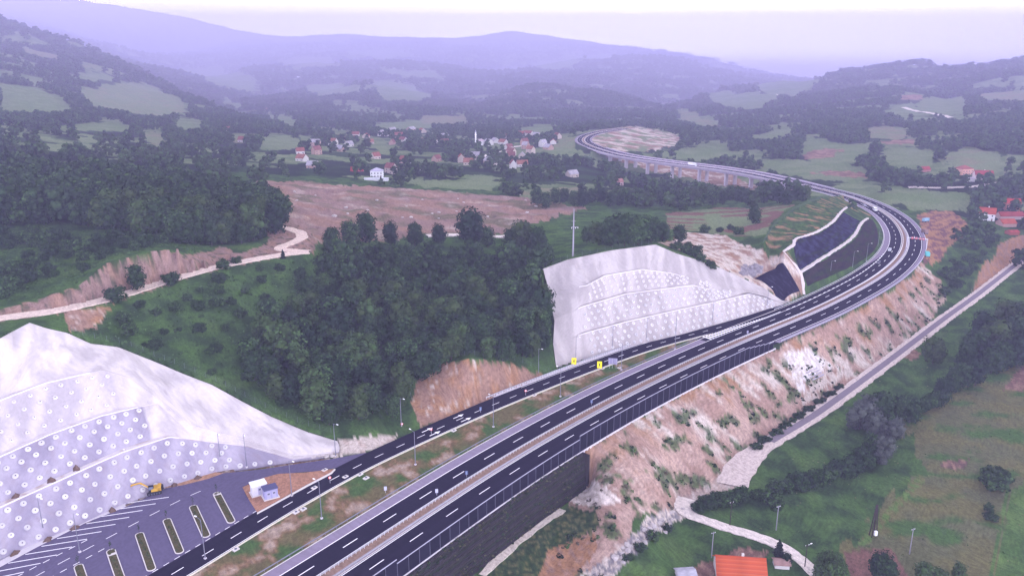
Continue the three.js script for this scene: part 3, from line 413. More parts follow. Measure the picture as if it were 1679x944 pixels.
// ------------------------------------------------------------------ shotcrete slopes
function along(lines) { // resample the lines at common stations along the toe
  const a = lines[0][0], b = lines[0][lines[0].length - 1], ax = b.clone().sub(a).setY(0), L = ax.length(); ax.normalize();
  return { L, fn: lines.map((l) => { const k = l.map((p) => [(p.x - a.x) * ax.x + (p.z - a.z) * ax.z, p]).sort((p, q) => p[0] - q[0]), s0 = k[0][0], s1 = k[k.length - 1][0]; return (t) => { const s = lerp(s0, s1, t); let i = 0; while (i < k.length - 2 && k[i + 1][0] < s) i++; return k[i][1].clone().lerp(k[i + 1][1], clamp((s - k[i][0]) / Math.max(.01, k[i + 1][0] - k[i][0]))); }; }), ax, out: V(ax.z, 0, -ax.x) };
}
function shotcrete(name, label, cliff, benchOf, rows, coloring) {
  const { L, fn, out } = along([cliff.toe, cliff.l1, cliff.l2, cliff.l3, cliff.crest]);
  const w = thing(name, label, 'retaining wall'), N = Math.round(L / 1.1);
  // profile: toe, l1, bench back, l2, bench back, l3, bench back, crest
  const prof = (t) => { const p = fn.map((f) => f(t)), r = [p[0], p[1]]; for (let k = 1; k < 4; k++) { const bw = benchOf(k, t); r.push(p[k].clone().addScaledVector(out, bw).add(V(0, .1 + .02 * bw, 0))); if (k < 3) r.push(p[k + 1].clone().addScaledVector(out, 0)); else r.push(p[4]); } return r; };
  const names = ['tier', 'bench', 'tier', 'bench', 'tier', 'bench', 'cap_slope'], parts = [];
  for (let seg = 0; seg < 7; seg++) {
    const rowsN = seg % 2 ? 2 : seg === 6 ? 14 : 9, pos = [], uv = [], col = [], idx = [];
    for (let i = 0; i <= N; i++) { const p = prof(i / N); for (let k = 0; k <= rowsN; k++) {
      const q = p[seg].clone().lerp(p[seg + 1], k / rowsN), e = Math.sin(Math.PI * k / rowsN);
      const amp = seg === 6 ? 1.5 : seg % 2 ? .1 : .16; const n = (fbm(q.x / 9, (q.z + q.y * 1.3) / 9, 3) * amp + (seg === 6 ? .5 : .1) * fbm(q.x / 2.6, (q.z + q.y) / 2.6, 2)) * (.25 + e);
      q.addScaledVector(out, -n - .1).add(V(0, n * .5, 0)); if (seg === 0 && k === 0) q.y -= .8; if (seg === 6 && k === rowsN) q.y -= .25;
      pos.push(q.x, q.y, q.z); uv.push(i / N * L, seg * 7 + k / rowsN * p[seg].distanceTo(p[seg + 1])); col.push(...coloring(seg, i / N, k / rowsN, q)); } }
    for (let i = 0; i < N; i++) for (let k = 0; k < rowsN; k++) { const a = i * (rowsN + 1) + k, b = a + rowsN + 1; idx.push(a, b, a + 1, b, b + 1, a + 1); }
    const g = new THREE.BufferGeometry(); g.setAttribute('position', new THREE.Float32BufferAttribute(pos, 3)); g.setAttribute('uv', new THREE.Float32BufferAttribute(uv, 2)); g.setAttribute('color', new THREE.Float32BufferAttribute(col, 3)); g.setIndex(idx); g.computeVertexNormals();
    parts.push(mesh(names[seg], g, std(0xffffff, { vertexColors: true, map: rockGrain, bumpMap: rockGrain, bumpScale: .06, roughness: .95 }), w));
  }
  const lip = []; // white concrete edge of each bench, a skirt behind the crest
  for (let k = 0; k < 3; k++) { const pts = []; for (let i = 0; i <= N; i++) { const t = i / N; if (benchOf(k + 1, t) > .8) pts.push(fn[k + 1](t).addScaledVector(out, .15)); } if (pts.length > 4) { const c = new THREE.CatmullRomCurve3(pts), tube = new THREE.TubeGeometry(c, pts.length, .3, 5); mesh('bench_edge', tube, std([.60, .56, .59], { map: rockGrain }), parts[k * 2 + 1]); } }
  const sk = []; for (let i = 0; i <= N; i++) { const p = prof(i / N)[7]; sk.push(p.x, p.y - .2, p.z, p.x + out.x * 1.2, p.y - 1.6, p.z + out.z * 1.2); }
  const ski = []; for (let i = 0; i < N; i++) ski.push(i * 2, i * 2 + 2, i * 2 + 1, i * 2 + 2, i * 2 + 3, i * 2 + 1);
  const sg = new THREE.BufferGeometry(); sg.setAttribute('position', new THREE.Float32BufferAttribute(sk, 3)); sg.setIndex(ski); sg.computeVertexNormals(); mesh('crest_skirt', sg, M.kerb, w);
  // anchor plates
  const plate = new THREE.LatheGeometry([[0, .2], [.2, .2], [.24, .24], [.55, .22], [.86, .12], [.95, -.1], [.95, -.3]].map(([x, y]) => new THREE.Vector2(x, y)), 14), headG = new THREE.CylinderGeometry(.15, .19, .3, 8).translate(0, .28, 0), mats = [[.48, .46, .47], [.45, .43, .45], [.53, .51, .51]].map((c) => std(c, { map: rockGrain }));
  const matUp = std([.50, .47, .48], { map: rockGrain });
  for (const { seg, at, gap, shift, from = 0, to = 1, size = 1 } of rows) for (let s = shift; s < L; s += gap) {
    const t = s / L; if (t < from || t > to) continue; const p = prof(t), a = p[seg], b = p[seg + 1]; if (b.y - a.y < 2.2) continue;
    const q = a.clone().lerp(b, at), up = b.clone().sub(a).normalize(), along_ = prof(Math.min(1, t + .01))[seg].sub(prof(Math.max(0, t - .01))[seg]).normalize(), nrm = up.clone().cross(along_).normalize(); if (nrm.dot(out) > 0) nrm.negate();
    const m = mesh('anchor_plate', plate, seg === 4 ? matUp : mats[(rnd() * 3) | 0], w); m.quaternion.setFromUnitVectors(V(0, 1, 0), nrm); m.position.copy(q).addScaledVector(nrm, .22).addScaledVector(along_, (rnd() - .5) * .5); m.position.y += (rnd() - .5) * .4; m.scale.setScalar(size * .88 * (.94 + rnd() * .1)); mesh('anchor_head', headG, M.darkSteel, m);
  }
  return { w, prof, out, L };
}
const stain = (x, y, z) => smooth(.15, .5, fbm((x - z) / 1.8, y / 14, 3)) * .5;
const shot1 = shotcrete('anchored_shotcrete_slope', 'terraced white and grey shotcrete slope with anchor plates behind the rest area', CLIFF1,
  (k, t) => k === 1 ? lerp(2.4, .15, smooth(.55, .66, t)) : k === 2 ? lerp(2.2, .15, smooth(.5, .57, t)) : lerp(2, .2, smooth(.4, .48, t)),
  [.12, .38, .64, .88].map((at, i) => ({ seg: 0, at, gap: 4.1, shift: i % 2 ? 2.05 : .2, to: i === 0 ? .96 : .75 })).concat([.16, .42, .68, .9].map((at, i) => ({ seg: 2, at, gap: 4.1, shift: i % 2 ? 1.2 : 3.2, to: .555 }))).concat([.15, .4, .65, .88].map((at, i) => ({ seg: 4, at, gap: 4.6, shift: i % 2 ? 1.2 : 3.4, to: .5, size: .85 }))),
  (seg, t, k, p) => { const n = fbm(p.x / 9 + 3, (p.y + p.z) / 9, 4), pale = mix3([.40, .365, .37], [.52, .475, .475], smooth(-.3, .3, n)), grey = mix3([.235, .21, .275], [.33, .30, .36], smooth(-.3, .3, n)); let c = seg === 0 || seg === 2 && t < .56 ? grey : seg % 2 ? mix3([.54, .49, .51], [.32, .24, .21], smooth(.1, .4, fbm(p.x / 5, p.z / 5, 3)) * (seg === 1 ? .8 : .3)) : pale; if (seg === 4 && t < .5) c = mix3(pale, grey, .3); return mix3(c, [.22, .15, .13], stain(p.x, p.y, p.z) * (seg === 0 || seg === 2 ? .35 : .04)); });
const shot2 = shotcrete('anchored_shotcrete_slope', 'white shotcrete slope with rows of anchor plates between the forest and the dark mats', CLIFF2,
  (k, t) => (k === 1 ? 2 : 1.8) * smooth(.06, .13, t) * (1 - smooth(k === 1 ? .88 : k === 2 ? .62 : .5, k === 1 ? .93 : k === 2 ? .72 : .6, t)) + .12,
  [.14, .4, .66, .9].map((at, i) => ({ seg: 0, at, gap: 4.1, shift: i % 2 ? 2.05 : .2, from: .12, to: .93, size: 1.0 })).concat([.16, .4, .64, .88].map((at, i) => ({ seg: 2, at, gap: 4.1, shift: i % 2 ? 1.2 : 3.2, from: .12, to: .78, size: 1.0 }))).concat([.2, .45, .7, .9].map((at, i) => ({ seg: 4, at, gap: 4.2, shift: i % 2 ? 1.2 : 3.4, from: .13, to: .68, size: .95 }))),
  (seg, t, k, p) => { const n = fbm(p.x / 9 + 3, (p.y + p.z) / 9, 4), c = mix3([.31, .28, .28], [.40, .365, .36], smooth(-.3, .3, n)); return mix3(c, [.25, .17, .15], stain(p.x, p.y, p.z) * (seg === 0 ? .4 : .04)); });

// ------------------------------------------------------------------ dark erosion mats on the cutting
function sheetOn(name, label, low, high, colors, lift = .45) { // a mat laid on the ground between two lines
  const a = new THREE.CatmullRomCurve3(low, false, 'centripetal'), b = new THREE.CatmullRomCurve3(high, false, 'centripetal'), N = 70, K = 26, pos = [], uv = [], col = [], idx = [];
  for (let i = 0; i <= N; i++) { const p = a.getPointAt(i / N), q = b.getPointAt(i / N); for (let k = 0; k <= K; k++) { const r = p.clone().lerp(q, k / K); r.y = base(r.x, r.z) + (k === 0 || k === K || i === 0 || i === N ? -.3 : lift + .12 * fbm(r.x / 2, r.z / 2, 2)); pos.push(r.x, r.y, r.z); uv.push(r.x, r.z); col.push(...colors(r.x, r.z, i / N, k / K)); } }
  for (let i = 0; i < N; i++) for (let k = 0; k < K; k++) { const q = i * (K + 1) + k, r = q + K + 1; idx.push(q, r, q + 1, r, r + 1, q + 1); }
  const g = new THREE.BufferGeometry(); g.setAttribute('position', new THREE.Float32BufferAttribute(pos, 3)); g.setAttribute('uv', new THREE.Float32BufferAttribute(uv, 2)); g.setAttribute('color', new THREE.Float32BufferAttribute(col, 3)); g.setIndex(idx); g.computeVertexNormals();
  return tag(mesh(name, g, std(0xffffff, { vertexColors: true, map: groundGrain })), label, 'erosion mat');
}
const inset = (pts, k, to) => pts.map((p, i) => p.clone().lerp(to[Math.round(i / (pts.length - 1) * (to.length - 1))], k));
{
  const navy = [.008, .007, .022], green = [.018, .027, .013], purple = [.026, .019, .022];
  const foot2 = levels([[1322, 480], [1350, 467], [1385, 449], [1412, 432], [1432, 415], [1441, 398], [1440, 384], [1436, 372], [1430, 362]]), foot1 = levels([[1281, 497], [1296, 491], [1312, 485]]);
  sheetOn('erosion_mat', 'small black mat on the cutting beside the white shotcrete slope', foot1, mat1Top, (x, z, t, k) => mix3(navy, [.03, .028, .055], smooth(.1, .5, fbm(t * 9, k * 2 + 3, 3))));
  sheetOn('erosion_mat', 'navy mat on the upper terrace of the cutting above the bend', inset(MAT.mid.slice(0, 5), .1, MAT.top), inset(MAT.top.slice(1, 6), .07, MAT.mid), (x, z, t, k) => mix3(mix3(navy, [.03, .03, .07], smooth(-.2, .3, fbm(t * 26, k * 2, 3))), green, smooth(.12, .4, fbm(t * 5 + 2, k * 4, 3)) * .7));
  sheetOn('erosion_mat', 'dark green and purple mat on the lower terrace along the bend', foot2, inset(MAT.mid.slice(0, 6), .09, foot2), (x, z, t, k) => mix3(mix3(purple, green, smooth(-.15, .25, fbm(t * 8 + 5, k * 3, 3))), navy, smooth(.1, .3, fbm(t * 20, k * 2 + 9, 3)) * .6));
  const pw = std([.50, .44, .43], { map: rockGrain });
  strip('berm_path', MAT.top, .7, pw, 'white edged path along the upper side of the navy mat', .5, false);
  strip('berm_path', MAT.mid, .8, pw, 'pale path between the upper and lower dark mats', .6, false);
  strip('berm_path', MAT.left, .8, pw, 'pale path running down the slope beside the small black mat', .55, false);
}

// ------------------------------------------------------------------ trees and shrubs
function leafCloud(seed, lobes, leaves, size, tones, core = .78, coreDetail = 1) { // lobes: [x, y, z, rx, ry]
  const r = mulberry(seed), pos = [], nor = [], col = [];
  const push = (p, n, c) => { pos.push(p.x, p.y, p.z); nor.push(n.x, n.y, n.z); col.push(...c); };
  for (const [x, y, z, rx, ry] of lobes) {
    const t0 = tones[(r() * tones.length) | 0];
    if (core) { const g = new THREE.IcosahedronGeometry(1, coreDetail), a = g.attributes.position; for (let i = 0; i < a.count; i++) { const d = V(a.getX(i), a.getY(i), a.getZ(i)), k = core * (1 + .22 * n4(d.x * 2 + x, d.y * 2 + y, d.z * 2 + seed)); push(V(x + d.x * rx * k, y + d.y * ry * k, z + d.z * rx * k), d, t0); } }
    for (let k = 0; k < leaves; k++) {
      const d = V(r() * 2 - 1, r() * 2 - .75, r() * 2 - 1); if (d.lengthSq() > 1.2 || d.lengthSq() < .05) { k--; continue; } d.normalize();
      const rad = .72 + .42 * r(), c = V(x + d.x * rx * rad, y + d.y * ry * rad, z + d.z * rx * rad), s = size * (.6 + .8 * r());
      const n = d.clone().add(V(r() - .5, r() - .2, r() - .5).multiplyScalar(1.1)).normalize(), a = V(r() - .5, r() - .5, r() - .5).cross(n).normalize().multiplyScalar(s), b = n.clone().cross(a), tip = n.clone().multiplyScalar(-s * .35 * r());
      const t = tones[(r() * tones.length) | 0], m = .8 + .4 * r(), cc = [t[0] * m, t[1] * m, t[2] * m], sn = d.clone().add(n).normalize();
      const p1 = c.clone().add(a).add(tip), p2 = c.clone().addScaledVector(b, .8), p3 = c.clone().sub(a).add(tip), p4 = c.clone().addScaledVector(b, -.8);
      for (const p of [p1, p2, p3, p1, p3, p4]) push(p, sn, cc);
    }
  }
  const g = new THREE.BufferGeometry(); g.setAttribute('position', new THREE.Float32BufferAttribute(pos, 3)); g.setAttribute('normal', new THREE.Float32BufferAttribute(nor, 3)); g.setAttribute('color', new THREE.Float32BufferAttribute(col, 3)); return g;
}
const GREENS = [[.016, .032, .015], [.022, .041, .018], [.028, .050, .020], [.013, .026, .014]], DARK = [[.011, .022, .014], [.014, .028, .016], [.018, .033, .018]], YELLOW = [[.038, .058, .020], [.030, .050, .018], [.024, .040, .016]], LIGHT = [[.040, .074, .026], [.033, .060, .022], [.048, .085, .030]], WILLOW = [[.065, .075, .065], [.055, .064, .055], [.046, .055, .05]], PINE = [[.010, .018, .013], [.012, .021, .014]];
// a crown about 1 unit high spread over its lobes; trees are scaled to their height
function broadLobes(seed, n, w, low) { const r = mulberry(seed), L = [[0, .6, 0, w * .62, .3]]; for (let k = 0; k < n; k++) { const a = k * 2.4 + r(), h = low + (1 - low) * (k + .5) / n * .92, q = w * (1 - Math.pow(Math.abs(h - .55) / .62, 2.2)) * (.55 + .4 * r()), s = .13 + .10 * r(); L.push([Math.cos(a) * q, h, Math.sin(a) * q, s * 1.15, s]); } return L; }
const scaleLobes = (L, H) => L.map(([x, y, z, a, b]) => [x * H, y * H, z * H, a * H, b * H]);
const bark = std([.075, .06, .055], { map: groundGrain }), leafMat = std(0xffffff, { vertexColors: true, roughness: 1 });
function trunkGeo(H, r0, limbs, seed) { const r = mulberry(seed), parts = [new THREE.CylinderGeometry(r0 * .35, r0, H, 7).translate(0, H / 2, 0)]; for (let k = 0; k < limbs; k++) { const a = k * 2.4 + r(), h = H * (.5 + .4 * k / limbs), l = H * .42, g = new THREE.CylinderGeometry(r0 * .12, r0 * .36, l, 5).translate(0, l / 2, 0); g.rotateZ(.75 + .3 * r()); g.rotateY(a); g.translate(0, h, 0); parts.push(g); } return mergeGeometries(parts); }
const KIND = {};
function kind(name, category, n, make) { KIND[name] = { category, v: Array.from({ length: n }, (_, i) => make(i)) }; }
const TH = 12; // model height in metres
kind('broadleaf_tree', 'tree', 5, (i) => ({ crown: leafCloud(40 + i, scaleLobes(broadLobes(60 + i, 13 + i, .22 + .035 * (i % 3), .2), TH), 84, .46, [GREENS, DARK, YELLOW, [...GREENS, ...LIGHT], GREENS][i], .6, 0), trunk: trunkGeo(TH * .75, .28, 5, i) }));
kind('light_green_tree', 'tree', 2, (i) => ({ crown: leafCloud(80 + i, scaleLobes(broadLobes(90 + i, 14, .26, .2), TH), 84, .46, [...LIGHT, ...YELLOW], .6, 0), trunk: trunkGeo(TH * .75, .26, 5, i) }));
kind('willow_tree', 'tree', 2, (i) => ({ crown: leafCloud(120 + i, scaleLobes(broadLobes(130 + i, 16, .38, .1), TH), 84, .46, WILLOW, .6, 0), trunk: trunkGeo(TH * .7, .3, 5, i) }));
kind('spruce_tree', 'tree', 2, (i) => { const L = []; const r = mulberry(160 + i); for (let k = 0; k < 9; k++) { const h = .12 + .86 * k / 9, w = .2 * (1 - h) + .02; for (let a = 0; a < (k < 7 ? 4 : 1); a++) { const t = a * 1.57 + k + r(); L.push([Math.cos(t) * w * .6, h, Math.sin(t) * w * .6, w * .75, .07]); } } return { crown: leafCloud(170 + i, scaleLobes(L, TH), 26, .42, PINE, .7, 0), trunk: trunkGeo(TH * .9, .2, 0, i) }; });
kind('shrub', 'shrub', 4, (i) => ({ crown: leafCloud(200 + i, scaleLobes(broadLobes(210 + i, 8, .5, .12).map(([x, y, z, a, b]) => [x, y * .8, z, a * 1.5, b * 1.25]), 4), 80, .26, i % 2 ? GREENS : [...GREENS, ...LIGHT], .6, 0), trunk: trunkGeo(2.2, .12, 4, i) }));
const firstOf = {};
function plant(name, p, H, label, group, vi) {
  const k = KIND[name], i = vi ?? (rnd() * k.v.length) | 0, key = name + i, model = name === 'shrub' ? 4 : TH, s = H / model;
  const turn = rnd() * 6.283, sc = [s * (.9 + .25 * rnd()), s, s * (.9 + .25 * rnd())];
  let o = firstOf[key];
  if (!o) { o = firstOf[key] = thing(name, label, k.category, p, turn, group); mesh('trunk', k.v[i].trunk, bark, o); mesh('crown', k.v[i].crown, leafMat, o); o.userData.base = name; o.scale.set(...sc); }
  else { o = copyOf(o, p, turn, label, group); o.scale.set(...sc); if (!group) delete o.userData.group; }
  o.position.y = p.y - .25; return o;
}
function scatter(poly, gap, seed, keep = () => true) { // even but irregular spots in a plan outline
  const r = mulberry(seed), b = new THREE.Box3().setFromPoints(poly), out = []; 
  for (let x = b.min.x; x < b.max.x; x += gap) for (let z = b.min.z; z < b.max.z; z += gap) { const X = x + (r() - .1) * gap * .85, Z = z + (r() - .1) * gap * .85; if (inside(poly, X, Z) && keep(X, Z, r)) out.push(V(X, base(X, Z), Z)); }
  return out;
}
const onCliff = (x, z) => cliffPoly.some((p) => inside(p, x, z));
const offRoads = (x, z, w = 5) => motorway.near(x, z)[2] > 17 && slip.near(x, z)[2] > 8 + w && dirt.near(x, z)[2] > w && loop.near(x, z)[2] > w && service.near(x, z)[2] > w && paleT.near(x, z)[2] > w;
const free = (w = 4) => (x, z) => !onCliff(x, z) && offRoads(x, z, w);
// woods: ground outlines
const gully = levels([[375, 640, 14], [470, 682, 9], [560, 708, 4], [640, 695, 1.5], [672, 655, 4], [700, 612, 9], [770, 580, 14], [860, 598, 6], [905, 578, 4], [893, 500, 18], [884, 445, 28], [905, 408, 34], [870, 397, 33], [760, 398, 31], [640, 398, 33], [560, 405, 34], [540, 440, 32], [500, 490, 28], [430, 560, 22], [385, 600, 18]]);
const hillWood = [...levels([[-150, 365, 50], [0, 362, 50], [120, 360, 50], [220, 378, 48], [300, 388, 46], [380, 390, 43], [462, 376, 39]]), D(470, 352, 450), D(430, 345, 490), D(300, 310, 500), D(100, 285, 505), D(-150, 285, 505)];
const wood = [];
for (const p of scatter(gully, 6.3, 301, free(5))) wood.push([p, 8.5 + 8 * rnd() * rnd() + 4 * fbm(p.x / 26, p.z / 26, 2), 0]);
for (const p of scatter(hillWood, 6.2, 302, free(4))) wood.push([p, 9 + 9 * rnd(), 1]);
wood.sort((a, b) => a[0].length() - b[0].length());
const LBL = ['dark broadleaf tree in the forest filling the gully between the white slopes', 'dark broadleaf tree in the wood on the hill above the dirt road'], GRP = ['gully forest trees', 'hill wood trees'];
const stuffTrees = []; // [p, H]
{ let n0 = 0, n1 = 0; for (const [p, H, w] of wood) { const ok = w === 0 ? n0++ < 190 : n1++ < 70; if (!ok) { stuffTrees.push([p, H]); continue; } plant(rnd() < .8 ? 'broadleaf_tree' : 'light_green_tree', p, H, null, GRP[w]).userData.label = LBL[w]; } }
scene.traverse((o) => { if (o.name.startsWith('light_green_tree') && o.userData.label) o.userData.label = o.userData.label.replace('dark', 'lighter green'); });
const G2 = (u, v) => G(u, v);
const put = (kindName, list, label, group) => { for (const [u, v, H, vi] of list) plant(kindName, G2(u, v), H, label, list.length > 1 ? group : undefined, vi); };
put('broadleaf_tree', [[772, 404, 21, 1]], 'tall spreading tree standing above the gully forest before the spoil heap');
put('broadleaf_tree', [[600, 398, 17], [640, 402, 13], [680, 402, 13], [720, 402, 12], [800, 406, 12], [858, 412, 17], [882, 414, 14], [575, 405, 14], [545, 415, 13], [838, 412, 13]], 'dark tree on the upper edge of the gully forest facing the spoil heap', 'upper edge trees of the gully');
put('broadleaf_tree', [[962, 398, 9], [982, 402, 12], [1002, 403, 15], [1024, 403, 16], [1046, 401, 15], [1068, 398, 14], [1086, 396, 11], [1012, 396, 14], [1056, 394, 13]], 'dark round tree in the clump behind the pole on the shotcrete crest', 'clump beside the power pole');
put('broadleaf_tree', Array.from({ length: 30 }, (_, i) => [880 + i * 15.2, 337 + 5 * Math.sin(i * 1.7) - i * .2, 11 + 3 * rnd()]), 'tree in the dark row beyond the field before the viaduct', 'tree row before the viaduct');
put('broadleaf_tree', [[1236, 366, 12]], 'single round tree standing in the brown field before the viaduct');
put('shrub', [[1155, 381, 6], [1210, 384, 6], [1180, 380, 4], [1198, 376, 4]], 'bush at the edge of the brown field behind the white slope', 'bushes of the brown field');
put('broadleaf_tree', [[1114, 397, 10]], 'small dark tree beside the pale quarry ground behind the white slope');
put('shrub', [[1108, 410, 5], [1122, 414, 5], [1136, 420, 5], [1150, 428, 5], [1165, 436, 4], [1128, 408, 5], [1144, 414, 5], [1170, 440, 3], [1112, 404, 4]], 'bush in the row along the crest of the white slope above the bend', 'crest bushes');
put('spruce_tree', [[20, 300, 24], [64, 300, 24], [90, 303, 20], [118, 303, 20], [146, 306, 17], [45, 302, 18], [165, 310, 15]], 'dark spruce rising over the hill wood', 'spruces on the hill');
put('broadleaf_tree', [[225, 476, 10, 0]], 'slim lone tree between the dirt road and the red bank');
put('shrub', [[283, 466, 6], [190, 492, 6], [366, 440, 5], [388, 432, 4], [272, 462, 4]], 'dark bush on the lower edge of the dirt road', 'dirt road bushes');
put('spruce_tree', [[464, 424, 5]], 'little conifer at the end of the dirt road');
// right hand side, below the embankment
put('broadleaf_tree', [[1600, 592, 16], [1630, 584, 18], [1660, 576, 18], [1684, 560, 18], [1648, 545, 17], [1612, 562, 16], [1582, 604, 13], [1575, 636, 12], [1600, 632, 12], [1560, 642, 10], [1545, 652, 9], [1640, 606, 14], [1665, 545, 16], [1668, 600, 14], [1690, 590, 14], [1625, 612, 12], [1700, 530, 15]], 'big dark tree in the grove between the service road and the meadow', 'grove by the service road');
put('broadleaf_tree', [[1530, 596, 13, 2]], 'stand-alone dark tree beside a small ploughed plot by the service road'); 
put('shrub', [[1540, 664, 7], [1522, 670, 7], [1506, 674, 7], [1492, 682, 6]], 'green bush in the hedge leading from the willows to the grove', 'hedge before the grove');
put('willow_tree', [[1410, 704, 12], [1436, 716, 10], [1450, 748, 8], [1466, 722, 9], [1424, 690, 11], [1446, 760, 6]], 'silvery grey willow in the hedge across the meadow', 'grey willows');
put('broadleaf_tree', [[1442, 694, 14, 4], [1476, 688, 11], [1492, 692, 11], [1426, 738, 7]], 'green tree among the grey willows', 'trees between the willows');
put('shrub', [[1270, 806, 5], [1290, 804, 5], [1310, 801, 6], [1325, 796, 6], [1345, 791, 6], [1360, 786, 6], [1385, 779, 7], [1400, 773, 7], [1420, 766, 6], [1438, 752, 6], [1300, 796, 5], [1372, 776, 6], [1412, 756, 6]], 'green shrub in the meadow hedge running up to the willows', 'meadow hedge');
put('shrub', [[1145, 836, 4], [1165, 831, 4.5], [1185, 829, 4.5], [1200, 826, 5], [1215, 819, 5], [1240, 816, 4], [1262, 826, 5.5], [1274, 834, 4], [1154, 824, 3.5], [1176, 820, 4]], 'shrub in the thicket beside the pale lane', 'lane thicket');
put('spruce_tree', [[1277, 914, 7, 0]], 'narrow conifer between the red roofed house and the lane');
put('broadleaf_tree', [[1290, 926, 4, 1]], 'sapling beside the small shed');
put('light_green_tree', [[1352, 938, 7], [1372, 948, 7], [1362, 962, 8], [1344, 952, 6]], 'bright leafy tree beside the lane at the ploughed plot', 'lane trees');
put('broadleaf_tree', [[1442, 952, 9], [1450, 962, 9]], 'leafy tree in front of the ploughed plot', 'plot trees');
put('light_green_tree', [[1514, 958, 7], [1540, 962, 6], [1572, 956, 6]], 'light green tree at the lower meadow edge', 'meadow edge trees');
put('shrub', [[1634, 802, 7], [1646, 790, 5], [1626, 788, 6], [1640, 780, 4]], 'dark shrub in the clump between the dry meadow and the green strip', 'meadow clump');
put('shrub', [[1625, 852, 3.4], [1622, 836, 3]], 'tiny bush beside the track in the green strip', 'tiny bushes');
put('shrub', [[1050, 902, 3], [1070, 884, 3.5], [1095, 870, 3], [1030, 918, 2.5]], 'low bush along the stony ditch', 'ditch bushes');
put('shrub', Array.from({ length: 26 }, (_, i) => [1238 + i * 5.6, 736 - i * 4.0 + 3 * Math.sin(i * 2), 2 + 1.2 * rnd()]), 'low bush at the toe of the embankment beside the service road', 'embankment toe bushes');
// shrubs on the open slopes
for (const p of scatter(outline([[-40, 372], [200, 392], [300, 402], [240, 408], [165, 432], [125, 465], [0, 502], [-80, 505]]), 9, 303, (x, z, r) => r() < .72 && free(6)(x, z))) plant('shrub', p, 3 + 4 * rnd(), 'bush on the grassy slope below the hill wood', 'hill slope bushes');
for (const p of scatter(outline([[170, 545], [260, 480], [420, 442], [505, 422], [490, 470], [410, 535], [360, 590], [250, 575]]), 9.5, 304, (x, z, r) => r() < .7 && free(6)(x, z))) plant('shrub', p, 2 + 3.5 * rnd(), 'bush on the open slope between the dirt road and the forest', 'open slope bushes');
for (const p of scatter(outline([[210, 568], [330, 610], [470, 675], [600, 712], [660, 690], [640, 670], [560, 690], [440, 640], [330, 590], [240, 560]]), 8, 305, (x, z, r) => r() < .6 && free(5)(x, z))) plant('shrub', p, 1.5 + 2.5 * rnd(), 'bush along the fence above the grey shotcrete tiers', 'fence bushes');
for (const p of scatter(outline([[1530, 460], [1560, 420], [1600, 395], [1640, 385], [1610, 435], [1585, 475], [1555, 490]]), 9, 306, (x, z, r) => r() < .55 && free(5)(x, z))) plant('shrub', p, 3 + 4 * rnd(), 'bush on the grassy knoll just below the bend of the motorway', 'knoll bushes');

// the rest of the woods: one mass that nobody could count
const farBlob = (seed, tones) => leafCloud(seed, scaleLobes(broadLobes(seed, 5, .27, .25), TH), 15, 1.1, tones, .74, 0);
const midBlob = (seed, tones) => leafCloud(seed, scaleLobes(broadLobes(seed, 9, .25, .2), TH), 40, .62, tones, .66, 0);
function mass(name, label, sets) {
  const g = tag(thing(name, label, 'woodland'), null, null, null, 'stuff');
  for (const [geo, items] of sets) { if (!items.length) continue; const im = new THREE.InstancedMesh(geo, leafMat, items.length), m = new THREE.Matrix4(), q = new THREE.Quaternion(); im.name = 'canopy'; im.castShadow = im.receiveShadow = true; items.forEach(([p, H, w = 1], i) => { const s = H / TH; q.setFromAxisAngle(V(0, 1, 0), (i * 2.399) % 6.283); m.compose(V(p.x, p.y - .4, p.z), q, V(s * w, s, s * w)); im.setMatrixAt(i, m); const t = .75 + .5 * ((i * .618) % 1); im.setColorAt(i, new THREE.Color(t, t, t)); }); im.userData.kind = 'stuff'; g.add(im); }
}
mass('forest', 'the denser remainder of the dark woods behind the nearer trees', [[midBlob(401, GREENS), stuffTrees.filter((_, i) => i % 2)], [midBlob(402, [...GREENS, ...LIGHT]), stuffTrees.filter((_, i) => !(i % 2))]]);
const housesAt = [];

// ------------------------------------------------------------------ built things along the motorway
const box = (w, h, d, x = 0, y = 0, z = 0) => new THREE.BoxGeometry(w, h, d).translate(x, y, z);
const rod = (a, b, r, n = 6) => { const d = b.clone().sub(a), g = new THREE.CylinderGeometry(r, r, d.length(), n); g.translate(0, d.length() / 2, 0); g.applyQuaternion(new THREE.Quaternion().setFromUnitVectors(V(0, 1, 0), d.normalize())); g.translate(a.x, a.y, a.z); return g; };
const turnOf = (t) => Math.atan2(-t.z, t.x); // turn a thing's +x along direction t
